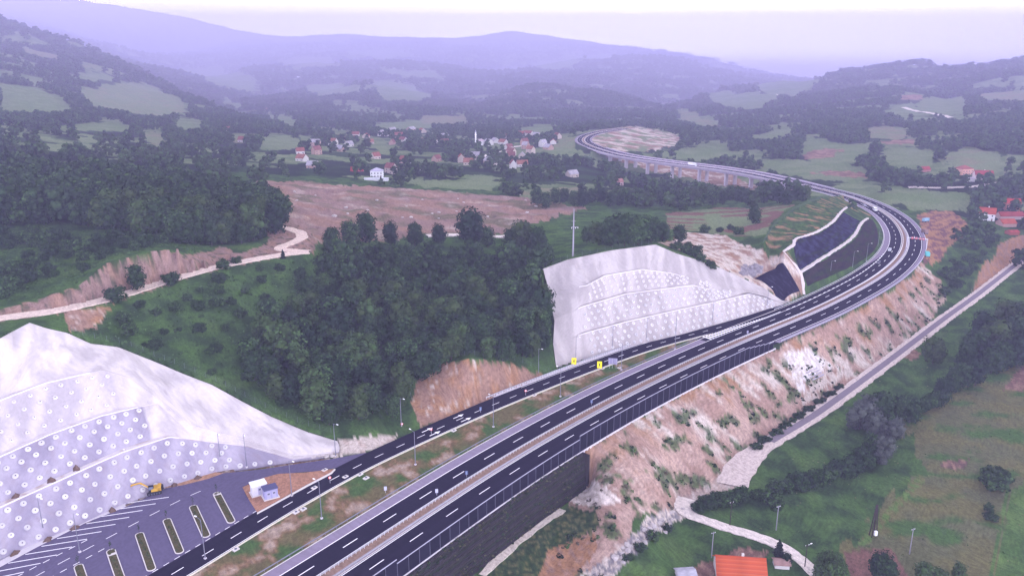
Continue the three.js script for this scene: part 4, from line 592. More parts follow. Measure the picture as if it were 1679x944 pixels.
// noise barrier: dark panels between posts
{
  const bar = thing('noise_barrier', 'long dark panelled noise barrier on the edge of the motorway above the retaining wall', 'noise barrier');
  const dark = [[.010, .0095, .020], [.013, .012, .025], [.009, .0085, .018]].map((c) => std(c, { roughness: .55, map: roadGrain })), post = std([.09, .09, .125], { metalness: .5, roughness: .5 }), n = Math.floor((S_BAR1 - 4) / 4.1);
  const coping = std([.30, .29, .36], { roughness: .5 });
  for (let k = 0; k < n; k++) {
    const s = S_BAR1 - k * 4.1, a = motorway.at(s, 12.8), b = motorway.at(s - 4.1, 12.8), c = a.clone().add(b).multiplyScalar(.5), d = a.clone().sub(b).normalize(), h = k < 5 ? 3.4 + k * .5 : s > S_WALL1 ? 5.9 : s > S_BAR0 + 2 ? 4.6 : 5.8, y0 = -2.1;
    const p = mesh('panel', box(3.9, h, .14, 0, h / 2, 0), dark[k % 3], bar); p.position.set(c.x, y0, c.z); p.rotation.y = turnOf(d);
    const q = mesh('post', box(.2, h + .1, .26, 0, h / 2, 0), post, bar); q.position.set(b.x, y0, b.z); q.rotation.y = turnOf(d);
    const cap = mesh('coping', box(4.08, .14, .24, 0, h + .07, 0), coping, bar); cap.position.set(c.x, y0, c.z); cap.rotation.y = turnOf(d);
  }
  mesh('footing', band(motorway, 12.5, 13.1, 2, S_BAR1 + 2, -2.1, { thick: .9 }), M.concrete, bar);
}
// reinforced earth wall below the barrier: courses of dark mesh faced blocks
{
  const wall = thing('retaining_wall', 'dark stepped reinforced earth wall carrying the motorway edge', 'retaining wall'), mats = [[.026, .023, .027], [.036, .031, .033], [.024, .028, .02]].map((c) => std(c, { map: groundGrain, bumpMap: groundGrain, bumpScale: .15 }));
  const courses = 18, H = 13.2;
  for (let k = 0; k < courses; k++) { const y = -2.4 - k * H / courses, o = 12.95 + k * .19; mesh('course', band(motorway, (s) => o - .3, (s) => o + .3 + .08 * noise2(s / 3, k * 7), 2, S_WALL1 - k * .14, y, { thick: H / courses + .03, across: 2, step: 2.4 }), mats[k % 3], wall); }
  const e = motorway.at(S_WALL1, 14.2), t = motorway.dir.clone(), g = box(.5, 13, 3.2, 0, -9.2, 0); const m = mesh('end_panel', g, mats[1], wall); m.position.copy(e).addScaledVector(t, -.3); m.rotation.y = turnOf(t);
}
// guard rails
function guardRail(name, label, track, o, s0, s1, { post = 2, h = .75, mat = M.steel, base_ = .03, white = false } = {}) {
  const g = thing(name, label, 'guard rail');
  mesh('rail', band(track, o - .05, o + .05, s0, s1, h, { thick: .32 }), mat, g);
  if (white) mesh('rail', band(track, o - .04, o + .04, s0, s1, h - .42, { thick: .1 }), mat, g);
  const P = []; for (let s = s0; s < s1; s += post) { const p = track.at(s, o + .1); P.push(box(.1, h, .1, p.x, p.y + base_ + h / 2, p.z)); }
  const m = mesh('posts', mergeGeometries(P), white ? M.white : mat, g); m.userData.kind = 'stuff'; return g;
}
guardRail('guard_rail', 'white posted guard rail along the median of the motorway', motorway, -1.5, 2, S_VIA0 - 60, { post: 1.5, h: .95, white: true });
guardRail('guard_rail', 'steel guard rail in the median beside the brown strip at the far lanes', motorway, 1.7, 2, S_VIA0, { post: 4 });
guardRail('guard_rail', 'grey steel guard rail between the grass verge and the hard shoulder', motorway, -14.6, 2, sGore - 66, { post: 4, mat: std([.20, .21, .26], { metalness: .4, roughness: .5 }) });
guardRail('guard_rail', 'guard rail on the outer edge of the bend above the embankment', motorway, 13.2, S_BAR1 + 6, S_VIA0, { post: 3 });
guardRail('guard_rail', 'pale railing on the shoulder of the slip road below the shotcrete slope', slip, -5.6, slip.len * .42, slip.len - 8, { post: 1.4, h: 1.0, white: true });
guardRail('guard_rail', 'guard rail round the inner side of the bend below the dark mats', motorway, -14.4, sGore, S_VIA0, { post: 4 });
// lamp posts
{
  const lampM = std([.17, .17, .22], { metalness: .4, roughness: .5 });
  const pole = new THREE.CylinderGeometry(.07, .14, 11.6, 8).translate(0, 5.8, 0), arm = rod(V(0, 11.5, 0), V(1.7, 11.9, 0), .05), head = box(.75, .14, .3, 1.95, 11.95, 0), foot = box(.6, .5, .6, 0, .1, 0), lens = box(.5, .04, .22, 1.97, 11.86, 0);
  const build = (p, turn, label, group) => { const o = thing('street_lamp', label, 'street lamp', p, turn, group); mesh('pole', pole, lampM, o); mesh('arm', arm, lampM, o); const h = mesh('lamp_head', head, M.white, o); mesh('lens', lens, std([.6, .62, .66], { roughness: .3 }), h); mesh('footing', foot, M.concrete, o); return o; };
  const lamps = (list, label, group, toRoad, e) => list.forEach(([u, v]) => { const p = e === 'g' ? G(u, v) : E(u, v, e ?? 0), [s] = toRoad.near(p.x, p.z), q = toRoad.at(s, 0), d = q.sub(p).setY(0).normalize(); build(p, turnOf(d), label, group); });
  lamps([[336, 916], [478, 813], [527, 850], [681, 762], [809, 700], [919, 650], [1107, 572]], 'street lamp standing on the verge between slip road and motorway', 'verge lamps', slip);
  lamps([[1019, 606]], 'street lamp on the verge just behind the two panel road sign', null, slip);
  lamps([[550, 748], [658, 703], [883, 615]], 'street lamp on the forest side of the slip road', 'forest side lamps', slip);
  lamps([[72, 878], [130, 905], [205, 792], [362, 765], [404, 766]], 'street lamp at the foot of the shotcrete slope beside the rest area', 'rest area lamps', upper, .05);
  lamps([[944, 594], [1004, 574], [1060, 560], [1108, 549], [1168, 532], [1258, 505]], 'street lamp in front of the anchored white slope', 'lamps before the white slope', slip);
  lamps([[1361, 459], [1398, 442], [1421, 428], [1440, 405]], 'street lamp on the inner side of the bend below the dark mats', 'lamps on the bend', motorway);
}
// concrete manhole slabs on the verge
{ const spots_ = [[485, 840], [497, 835], [386, 901], [590, 778], [600, 784], [566, 782], [744, 706], [876, 648], [988, 604], [1016, 603], [532, 771], [515, 800]]; let first; spots_.forEach(([u, v], i) => { const p = E(u, v, 0), [s, o] = motorway.near(p.x, p.z); motorway.at(s); const a = turnOf(motorway.dir); if (!first) { first = thing('manhole_slab', 'small white concrete manhole slab set in the verge beside the slip road', 'manhole', p, a, 'verge manholes'); mesh('slab', box(1.7, .35, 1.2, 0, .1, 0), M.kerb, first); mesh('cover', new THREE.CylinderGeometry(.38, .38, .08, 14).translate(0, .31, 0), M.darkSteel, first); first.userData.base = 'manhole_slab'; } else copyOf(first, p, a); }); }
// signs
function sign(name, label, p, turn, faces, postH, posts = [0]) { const o = thing(name, label, 'road sign', p, turn); for (const x of posts) mesh('post', new THREE.CylinderGeometry(.06, .06, postH, 8).translate(x, postH / 2, 0), M.steel, o); for (const [n, geo, mat] of faces) mesh(n, geo, mat, o); return o; }
const facing = (p, track, away = false) => { const [s] = track.near(p.x, p.z); track.at(s); return turnOf(track.dir) - Math.PI / 2 + (away ? Math.PI : 0); };
{
  const yellow = std([.80, .66, .03], { roughness: .5 }), black = std([.02, .02, .02]);
  const figure = () => { const s = new THREE.Shape(); [[-.16, .62], [.1, .72], [.3, .5], [.12, .3], [.34, .0], [.12, -.28], [.2, -.62], [-.06, -.66], [-.12, -.2], [-.32, -.02], [-.12, .28]].forEach(([x, y], i) => i ? s.lineTo(x, y) : s.moveTo(x, y)); return new THREE.ExtrudeGeometry(s, { depth: .03, bevelEnabled: false }).translate(0, 2.2, .05); };
  [[941, 600, 'yellow warning sign with black figure on the wall side of the slip road'], [983, 606, 'yellow warning sign with black figure on the grass verge']].forEach(([u, v, label]) => { const p = E(u, v, 0); sign('warning_sign', label, p, Math.atan2(-p.x, -p.z), [['board', box(2.0, 3.0, .08, 0, 2.2, 0), yellow], ['symbol', figure(), black]], 3.4); });
  const back = std([.235, .22, .33], { roughness: .5, metalness: .2 }), p = E(1006, 604, 0);
  sign('direction_sign', 'violet grey two panel sign back with its posts on the verge', p, Math.atan2(-p.x, -p.z), [['panel', box(2.2, 2.7, .08, -1.12, 3.2, 0), back], ['panel', box(1.5, 2.7, .08, .78, 3.2, 0), back]], 4.4, [-1.7, -.5, 1.1]);
  const blue = std([.10, .13, .24]), wht = std([.40, .40, .50]);
  [[716, 812, 'small white rectangular sign in the motorway median', wht], [765, 782, 'small blue sign in the motorway median', blue], [970, 664, 'little blue round edged sign in the median', blue], [1226, 549, 'grey marker board in the median near the merging lane', back], [632, 808, 'white marker plate on the grass verge beside the shoulder', wht], [788, 676, 'blue marker plate on the verge beside the slip road', blue]].forEach(([u, v, label, m]) => { const q = E(u, v, 0); sign('marker_sign', label, q, Math.atan2(-q.x, -q.z), [['plate', box(.85, 1.3, .05, 0, 1.5, 0), m]], 2); });
  const rim = new THREE.RingGeometry(.3, .48, 20).translate(0, 1.9, .05), disc = new THREE.CylinderGeometry(.48, .48, .04, 20).rotateX(Math.PI / 2).translate(0, 1.9, 0);
  [[541, 792, 'round red and white sign at the exit of the rest area'], [707, 712, 'round red sign on the kerb of the slip road under the forest'], [659, 703, 'red banded sign at the foot of a lamp by the forest'], [862, 648, 'round red sign on the verge past the red cutting']].forEach(([u, v, label]) => { const q = E(u, v, 0); sign('prohibition_sign', label, q, Math.atan2(-q.x, -q.z), [['disc', disc, M.white], ['rim', rim, M.red]], 2.2); });
  // sign gantry with lit speed limits across the outer lanes of the bend
  const g0 = E(1484, 405), [gs] = motorway.near(g0.x, g0.z); const ga = motorway.at(gs, 1), gd = motorway.dir.clone(), g = thing('sign_gantry', 'overhead sign gantry with red ringed signs across the outer lanes of the bend', 'sign gantry', ga, turnOf(V(-gd.z, 0, gd.x)));
  mesh('column', box(.35, 7, .35, 0, 3.5, 0), M.steel, g); mesh('column', box(.35, 7, .35, 12.4, 3.5, 0), M.steel, g); mesh('beam', box(12.8, .5, .5, 6.2, 6.9, 0), M.steel, g);
  for (const x of [3, 5.4, 7.8, 9.8]) { const b = mesh('signal_board', box(1.7, 1.7, .2, x, 6.9, -.4), M.darkSteel, g); mesh('ring', new THREE.TorusGeometry(.6, .16, 8, 18).translate(x, 6.9, -.55), M.red, b); mesh('ring', new THREE.TorusGeometry(.6, .16, 8, 18).translate(x, 6.9, .35), M.red, b); }
}
// planted islands between the parking bays
{
  const isl = [[353.7, 807.5, 380, 857.6], [315, 829, 338.7, 881], [272, 851, 295, 907.6], [227, 874, 248.6, 936], [180, 901, 203, 967], [127, 926, 150, 995]], names = ['kerbed grass island beside the two kiosks', 'kerbed grass island second from the kiosks', 'kerbed grass island third from the kiosks', 'kerbed grass island fourth from the kiosks', 'kerbed grass island with a white slab across it, fifth from the kiosks', 'kerbed grass island sixth from the kiosks'];
  const soil = std([.085, .075, .035], { map: groundGrain });
  isl.forEach(([u0, v0, u1, v1], i) => {
    const a = E(u0, v0), b = E(u1, v1), L = a.distanceTo(b), d = b.clone().sub(a).normalize(), o = thing('planted_island', names[i], 'traffic island', a, turnOf(d)), w = 1.15;
    const shape = (r) => { const s = new THREE.Shape(); s.absarc(w, 0, r, Math.PI / 2, Math.PI * 1.5); s.absarc(L - w, 0, r, -Math.PI / 2, Math.PI / 2); s.closePath(); return s; };
    const ring = shape(w); ring.holes.push(shape(w - .22)); const lift = (g) => g.rotateX(-Math.PI / 2);
    mesh('kerb', lift(new THREE.ExtrudeGeometry(ring, { depth: .2, bevelEnabled: false, curveSegments: 8 })), M.kerb, o);
    mesh('soil', lift(new THREE.ExtrudeGeometry(shape(w - .24), { depth: .16, bevelEnabled: false, curveSegments: 8 })), soil, o);
    const gr = mesh('grass', leafCloud(600 + i, Array.from({ length: 16 }, (_, k) => [1 + (L - 2) * ((k * .618) % 1), .25, (((k * .37) % 1) - .5) * 1.3, .35, .22]), 12, .18, [[.06, .075, .028], [.09, .085, .035], [.035, .055, .02]], .6, 0), leafMat, o); gr.userData.kind = 'stuff';
    if (i === 0 || i === 4) mesh('slab', box(.8, .12, 1.9, i ? 2.8 : 1.6, .22, 0), M.kerb, o);
    mesh('sapling', new THREE.CylinderGeometry(.035, .06, 2.4, 5).translate(.6, 1.3, 0), bark, o); mesh('sapling_foliage', leafCloud(640 + i, [[.6, 2.3, 0, .35, .9]], 26, .16, GREENS, 0, 0), leafMat, o);
  });
}
// kiosks
function kiosk(name, label, p, turn, w, d, h, wall, roof, doors) { const o = thing(name, label, 'kiosk', p, turn); mesh('plinth', box(w + .8, .2, d + .8, 0, .1, 0), M.kerb, o); mesh('wall', box(w, h, d, 0, .2 + h / 2, 0), wall, o); mesh('roof', box(w + .4, .28, d + .4, 0, .2 + h + .14, 0), roof, o); for (const [x, z, t, ww] of doors) { const m = mesh('door', box(ww, h * .78, .06, 0, .2 + h * .4, 0), std([.32, .31, .42]), o); m.position.set(x, 0, z); m.rotation.y = t; mesh('louvre', box(ww * .6, .5, .03, 0, .2 + h * .58, .04), M.darkSteel, m); } return o; }
kiosk('kiosk', 'white cabin with pale roof on the gravel island, paired with a blue one', E(424, 808, .1), .55, 4.2, 3.0, 3.0, std([.55, .53, .58], { map: rockGrain }), std([.62, .62, .66]), [[0, 1.52, 0, 1]]);
kiosk('kiosk', 'blue grey cabin with dark blue roof on the gravel island', E(443, 814, .1), .55, 3.8, 2.9, 2.8, std([.26, .25, .40], { roughness: .6 }), std([.07, .07, .14]), [[-.8, 1.47, 0, 1.1], [.8, 1.47, 0, 1.1], [1.92, 0, Math.PI / 2, 1.5]]);
// yellow excavator at the foot of the slope
{
  const p = E(253, 808, .05), o = thing('excavator', 'yellow tracked excavator with its boom reaching over the slope foot', 'excavator', p, .35), yel = std([.46, .27, .04], { roughness: .5 }), blk = std([.02, .02, .025], { roughness: .6 });
  const track = () => { const s = new THREE.Shape(); s.absarc(-1.5, .45, .45, Math.PI / 2, Math.PI * 1.5); s.absarc(1.5, .45, .45, -Math.PI / 2, Math.PI / 2); return new THREE.ExtrudeGeometry(s, { depth: .6, bevelEnabled: true, bevelSize: .04, bevelThickness: .04, bevelSegments: 1 }); };
  for (const z of [-1.35, .75]) { const t = mesh('track', track().translate(0, 0, z), blk, o); mesh('wheels', mergeGeometries([-1.4, -.7, 0, .7, 1.4].map((x) => new THREE.CylinderGeometry(.24, .24, .7, 10).rotateX(Math.PI / 2).translate(x, .42, z + .3))), M.darkSteel, t); }
  mesh('chassis', box(1.6, .5, 1.4, 0, .75, 0), blk, o); mesh('house', mergeGeometries([box(2.6, 1.0, 2.4, .55, 1.55, 0), box(1.0, 1.3, 2.4, 1.5, 1.7, 0)]), yel, o); mesh('counterweight', new THREE.CylinderGeometry(1.2, 1.2, 1.1, 14, 1, false, 0, Math.PI).translate(1.4, 1.6, 0), blk, o);
  const cab = mesh('cab', box(1.4, 1.6, 1.0, -.75, 2.0, .65), blk, o); mesh('window', box(1.2, .9, .04, -.75, 2.25, 1.18), std([.12, .14, .2], { roughness: .15 }), cab);
  mesh('boom', mergeGeometries([rod(V(-.9, 1.6, 0), V(-3.6, 4.0, 0), .3, 4), rod(V(-3.6, 4.0, 0), V(-6.0, 3.7, 0), .26, 4)]), yel, o); mesh('stick', rod(V(-5.9, 3.8, 0), V(-6.9, .9, 0), .22, 4), yel, o); mesh('cylinder', rod(V(-1.4, 1.9, .25), V(-3.2, 3.4, .25), .09), M.steel, o);
  const b = new THREE.Shape(); b.absarc(0, 0, .7, Math.PI * .9, Math.PI * 1.9); b.lineTo(0, 0); mesh('bucket', new THREE.ExtrudeGeometry(b, { depth: 1, bevelEnabled: false }).translate(-6.8, .8, -.5), M.darkSteel, o);
}
// ------------------------------------------------------------------ viaduct
{
  const v = thing('viaduct', 'long concrete viaduct with pale deck on tall piers over the valley', 'viaduct'), con = std([.44, .39, .45], { map: rockGrain }), conD = std([.33, .29, .36], { map: rockGrain });
  for (const [a, b] of [[-14.6, -.7], [.7, 14.4]]) { mesh('deck', band(motorway, a, b, S_VIA0 - 6, S_VIA1 + 6, -.02, { thick: .6, across: 2 }), con, v); mesh('girder', band(motorway, a + 2.2, b - 2.2, S_VIA0 - 4, S_VIA1 + 4, -.55, { thick: 2.4, across: 2 }), conD, v); mesh('girder_soffit', band(motorway, a + 2.3, b - 2.3, S_VIA0 - 4, S_VIA1 + 4, -2.9), conD, v); for (const o of [a, b - .3]) mesh('parapet', band(motorway, o, o + .3, S_VIA0 - 30, S_VIA1 + 30, 1.0, { thick: 1.2 }), con, v); }
  const n = 9; for (let k = 1; k < n; k++) for (const o of [-7.6, 7.4]) { const p = motorway.at(lerp(S_VIA0, S_VIA1, k / n), o), t = motorway.dir.clone(), y = base(p.x, p.z), h = -2.8 - y + 1.5; if (h < 2) continue; const m = mesh('pier', mergeGeometries([box(2.0, h, 4.6, 0, -2.8 - h / 2, 0), box(2.4, 1.2, 7.4, 0, -3.3, 0)]), con, v); m.position.set(p.x, 0, p.z); m.rotation.y = turnOf(t); }
  for (const s of [S_VIA0 - 4, S_VIA1 + 4]) { const p = motorway.at(s, 0), t = motorway.dir.clone(), m = mesh('abutment', box(3, 9, 28, 0, -5, 0), con, v); m.position.set(p.x, 0, p.z); m.rotation.y = turnOf(t); }
}
// ------------------------------------------------------------------ vehicles
function vehicle(kindName, label, u, v, lane, turnBack, spec) {
  const q = E(u, v, 0), [s] = motorway.near(q.x, q.z), p = motorway.at(s, lane), t = motorway.dir.clone(); if (turnBack) t.negate();
  const o = thing(kindName, label, kindName.split('_').pop(), p.setY(.06), turnOf(t)), { L, W, H, hood, paint } = spec, body = std(paint, { roughness: .35, metalness: .1 }), glass = std([.03, .035, .05], { roughness: .1 });
  const s0 = new THREE.Shape(), c = hood; [[-L / 2, .35], [L / 2, .35], [L / 2, .35 + H * .33], [L / 2 - c * .9, .35 + H * .42], [L / 2 - c * 1.5, .3 + H * .85], [-L / 2 + c * .25, .3 + H * .88], [-L / 2, .35 + H * .5]].forEach(([x, y], i) => i ? s0.lineTo(x, y) : s0.moveTo(x, y));
  mesh('body', new THREE.ExtrudeGeometry(s0, { depth: W - .1, bevelEnabled: true, bevelSize: .05, bevelThickness: .05, bevelSegments: 2 }).translate(0, 0, -W / 2 + .05), body, o);
  mesh('window', box(L - c * 2.4, H * .24, W + .02, -c * .35, .3 + H * .66, 0), glass, o); mesh('windscreen', box(.06, H * .34, W * .85, 0, 0, 0).rotateZ(.75).translate(L / 2 - c * 1.1, .32 + H * .63, 0), glass, o);
  for (const x of [-L * .31, L * .31]) for (const z of [-W / 2, W / 2]) { const w = mesh('wheel', new THREE.CylinderGeometry(.33, .33, .22, 14).rotateX(Math.PI / 2).translate(x, .33, z), std([.02, .02, .02]), o); mesh('rim', new THREE.CylinderGeometry(.18, .18, .24, 10).rotateX(Math.PI / 2).translate(x, .33, z), M.steel, w); }
  for (const z of [-W * .35, W * .35]) mesh('headlight', box(.05, .16, .3, L / 2 + .04, .75, z), M.white, o);
  return o;
}
vehicle('silver_car', 'silver car driving round the bend beside the first dark mat lamps', 1459, 411, -8, true, { L: 4.5, W: 1.85, H: 1.35, hood: 1, paint: [.5, .5, .55] });
vehicle('dark_car', 'dark car with pale roof driving below the merging dashes', 1442, 432, -8, true, { L: 4.4, W: 1.8, H: 1.35, hood: 1, paint: [.10, .10, .13] });
vehicle('grey_car', 'grey car following the white van into the bend', 1411, 338, -8, true, { L: 4.5, W: 1.85, H: 1.4, hood: 1, paint: [.3, .3, .34] });
vehicle('white_van', 'white delivery van coming off the viaduct into the bend', 1427, 345, -6, true, { L: 6.4, W: 2.2, H: 2.5, hood: .6, paint: [.72, .72, .74] });
{ // lorry on the viaduct
  const q = E(1143, 271), [s] = motorway.near(q.x, q.z), p = motorway.at(s, -8), t = motorway.dir.clone(), o = thing('lorry', 'white box lorry crossing the viaduct', 'lorry', p.setY(.06), turnOf(t.negate()));
  mesh('cargo_box', box(9.2, 2.9, 2.5, -1.2, 2.5, 0), std([.66, .65, .68]), o); mesh('cab', box(2.2, 2.6, 2.4, 4.7, 1.9, 0), std([.6, .6, .64]), o); mesh('windscreen', box(.05, .9, 2.1, 5.83, 2.4, 0), std([.03, .035, .05], { roughness: .1 }), o); mesh('chassis', box(11, .4, 2.2, -.2, .85, 0), M.darkSteel, o);
  for (const x of [-4.5, -3.2, 4.3]) for (const z of [-1.1, 1.1]) mesh('wheel', new THREE.CylinderGeometry(.5, .5, .3, 14).rotateX(Math.PI / 2).translate(x, .5, z), std([.02, .02, .02]), o);
}
{ // works vehicles on the outer verge of the bend
  const tk = (label, u, v, c, turn) => { const p = E(u, v, -.2), o = thing('tipper_truck', label, 'truck', p, turn); mesh('tipper_body', box(4.6, 1.9, 2.5, -.9, 2.2, 0), std(c), o); mesh('cab', box(1.9, 2.4, 2.4, 2.7, 1.9, 0), std(c.map((x) => x * .9)), o); mesh('window', box(.05, .8, 2.1, 3.67, 2.4, 0), std([.03, .035, .05], { roughness: .1 }), o); mesh('chassis', box(7, .4, 1.9, 0, .9, 0), M.darkSteel, o); for (const x of [-2.2, -1, 2.5]) for (const z of [-1.05, 1.05]) mesh('wheel', new THREE.CylinderGeometry(.5, .5, .35, 12).rotateX(Math.PI / 2).translate(x, .5, z), std([.02, .02, .02]), o); };
  tk('turquoise truck parked on the outer verge of the bend', 1521, 421, [.10, .36, .36], 1.2); tk('brown works truck on the verge beyond the sign gantry', 1517, 383, [.20, .13, .12], 1.5); tk('pale blue works truck at the edge of the orange fill', 1518, 364, [.20, .33, .42], .6);
}
// ------------------------------------------------------------------ poles
const wood2 = std([.05, .04, .038], { map: groundGrain }), cpole = std([.23, .22, .26], { map: rockGrain });
function pole(name, label, u, v, H, mat, lamp, p0) { const p = p0 ?? G(u, v), o = thing(name, label, 'pole', p, .4); mesh('shaft', new THREE.CylinderGeometry(.1, .17, H, 8).translate(0, H / 2 - .2, 0), mat, o); mesh('crossarm', box(1.5, .12, .12, 0, H - .6, 0), mat, o); for (const x of [-.6, 0, .6]) mesh('insulator', new THREE.CylinderGeometry(.05, .07, .22, 6).translate(x, H - .42, 0), M.white, o); if (lamp) { mesh('lamp_arm', rod(V(0, H - .7, 0), V(1.3, H - .3, 0), .04), M.steel, o); mesh('lamp_head', box(.6, .12, .25, 1.5, H - .28, 0), M.white, o); } return o; }
pole('utility_pole', 'dark wooden pole on the edge of the pale lane at its bend', 1197, 862, 9, wood2);
pole('utility_pole', 'pale concrete pole standing in the meadow beside the lane', 1273, 869, 9, cpole);
pole('utility_pole', 'pale pole behind the red roofed house', 1167, 914, 9, cpole);
pole('utility_pole', 'slim pale pole in the dry meadow above the ploughed plot', 1492, 908, 9, cpole);
pole('lamp_pole', 'wooden pole with a lamp beside the lane near the ploughed plot', 1320, 930, 8, wood2, true);
{ // tall pole on the crest of the white slope
  const p = D(940, 402, 373), o = thing('power_pole', 'tall grey power pole on the crest above the white shotcrete slope', 'pole', V(p.x, base(p.x, p.z), p.z), .2); mesh('shaft', new THREE.CylinderGeometry(.22, .48, 24, 10).translate(0, 11.8, 0), cpole, o); mesh('crossarm', box(3.6, .3, .3, .6, 14.6, 0), cpole, o); mesh('crossarm', box(2.2, .2, .2, 0, 17.5, 0), cpole, o); for (const x of [-1, 1, 2.2]) mesh('insulator', new THREE.CylinderGeometry(.09, .12, .6, 8).translate(x, 14.2, 0), M.white, o);
}
{ // A-frame mast with transformer
  const p = G(1432, 878), o = thing('transformer_mast', 'dark A shaped mast with a white box on the mown path', 'mast', p, .3), H = 11, legs = [[-.95, .6], [.95, .6], [-.95, -.6], [.95, -.6]];
  for (const [x, z] of legs) mesh('leg', rod(V(x, -.3, z), V(x * .12, H, z * .12), .17, 5), wood2, o);
  for (const y of [1.5, 3.5, 5.5, 7.5]) { const k = 1 - y / H * .88; mesh('brace', mergeGeometries([rod(V(-.95 * k, y, .6 * k), V(.95 * k * .85, y + 1.4, .6 * k * .85), .05, 4), rod(V(.95 * k, y, -.6 * k), V(-.95 * k * .85, y + 1.4, -.6 * k * .85), .05, 4), rod(V(-.95 * k, y, .6 * k), V(-.95 * k, y, -.6 * k), .05, 4)]), wood2, o); }
  mesh('transformer_box', box(.8, 1.5, .7, .1, 1.4, .9), M.white, o); mesh('crossarm', box(1.8, .14, .14, 0, H - .3, 0), wood2, o);
}
// ------------------------------------------------------------------ fences along the crests
const fm = std([.12, .14, .15], { roughness: .6 });
function fence(label, pts, gap = 4, h = 2.0) { const t = new Track(pts, 2, 1), o = thing('mesh_fence', label, 'fence'), ws = [[], [], [], []]; for (let s = 0; s <= t.len; s += gap) { const p = t.at(s); p.y = base(p.x, p.z); mesh('post', rod(V(p.x, p.y - .3, p.z), V(p.x, p.y + h, p.z), .04, 5), fm, o); ws.forEach((w, k) => w.push(V(p.x, p.y + .3 + k * (h - .4) / 3, p.z))); } ws.forEach((w) => mesh('wire', new THREE.TubeGeometry(new THREE.CatmullRomCurve3(w), w.length * 2, .014, 3), fm, o)); }
const off = (pts, d) => { const t = new Track(pts, 3, 4), a = []; for (let s = 0; s <= t.len; s += 4) a.push(t.at(s, d)); return a; };
fence('wire mesh fence along the top edge of the grey and white shotcrete slope', off(CLIFF1.crest.slice(5), -2.5));
fence('wire mesh fence curving round the top of the red cutting', outline([[676, 660], [672, 640], [690, 612], [720, 592], [770, 582], [830, 588], [872, 600], [905, 612]]));
fence('wire mesh fence over the crest above the dark mats', fenceRight, 4, 2.2);
fence('wire mesh fence at the plateau edge of the white slope', off(CLIFF2.crest.slice(0, 4), -2));
// grey stepped gabions in the white chute of the embankment
{ const c = G(1336, 612), [gs] = motorway.near(c.x, c.z); motorway.at(gs); const o = thing('gabion_steps', 'four grey concrete steps at the foot of the white chute in the embankment', 'steps', c, turnOf(motorway.dir)); for (let k = 0; k < 4; k++) mesh('step', box(10, 1.3, .7, 0, .5 - k * .75, -1.6 + k * 1.1), std([.36, .33, .38], { map: rockGrain }), o); }
// ------------------------------------------------------------------ houses
const roofReds = [[.27, .085, .06], [.24, .085, .07], [.28, .12, .09], [.20, .08, .075]], wallsC = [[.48, .46, .44], [.42, .36, .31], [.52, .50, .49], [.34, .23, .19]];
function house(label, p, turn, w, d, h, rh, wallC, roofC, { win = 0, chimney = false, floors = 1, group, name = 'house', hip = false, balcony = false } = {}) {
  housesAt.push(p); const o = thing(name, label, 'house', p.clone().setY(p.y - .3), turn, group), wall = std(wallC, { map: rockGrain }), roofM = std(roofC, { map: groundGrain, roughness: .85 });
  const s = new THREE.Shape(); s.moveTo(-d / 2, 0); s.lineTo(d / 2, 0); s.lineTo(d / 2, h); if (!hip) s.lineTo(0, h + rh); s.lineTo(-d / 2, h); s.closePath();
  mesh('wall', new THREE.ExtrudeGeometry(s, { depth: w, bevelEnabled: false }).translate(0, 0, -w / 2).rotateY(Math.PI / 2), wall, o);
  let roof; if (hip) { const g = new THREE.CylinderGeometry(.12, 1, rh, 4, 1).rotateY(Math.PI / 4).scale((w / 2 + .5) * 1.414, 1, (d / 2 + .5) * 1.414).translate(0, h + rh / 2, 0); roof = mesh('roof', toCreasedNormals(g, .2), roofM, o); }
  else { const sl = Math.hypot(d / 2, rh) + .5, a = Math.atan2(rh, d / 2), gs = []; for (const k of [-1, 1]) gs.push(box(w + .8, .16, sl, 0, 0, 0).rotateX(k * a).translate(0, h + rh - Math.sin(a) * sl / 2 + .14, k * Math.cos(a) * sl / 2)); roof = mesh('roof', mergeGeometries(gs), roofM, o); }
  if (chimney) mesh('chimney', box(.7, 1.8, .7, w * .05, h + rh + .2, -d * .05), wall, roof);
  const glass = std([.05, .05, .07], { roughness: .2 });
  for (let f = 0; f < floors; f++) for (let k = 0; k < win; k++) for (const side of [-1, 1]) { const wn = mesh('window', box(1.1, 1.2, .08, (k - (win - 1) / 2) * w / win, 1.7 + f * 2.8, side * (d / 2 + .02)), glass, o); if (w > 11) mesh('sill', box(1.4, .1, .2, (k - (win - 1) / 2) * w / win, 1.02 + f * 2.8, side * (d / 2 + .08)), M.white, wn); }
  for (let f = 0; f < floors && win; f++) for (const k of [-1, 1]) mesh('window', box(.08, 1.2, 1.1, w / 2 + .02, 1.7 + f * 2.8, k * d * .22), glass, o);
  if (win) mesh('door', box(1, 2.1, .1, w * .33, 1.2, d / 2 + .04), std([.14, .09, .07]), o);
  if (balcony) mesh('balcony', box(w * .6, .9, 1.3, 0, 3.1, d / 2 + .65), wall, o);
  return o;
}
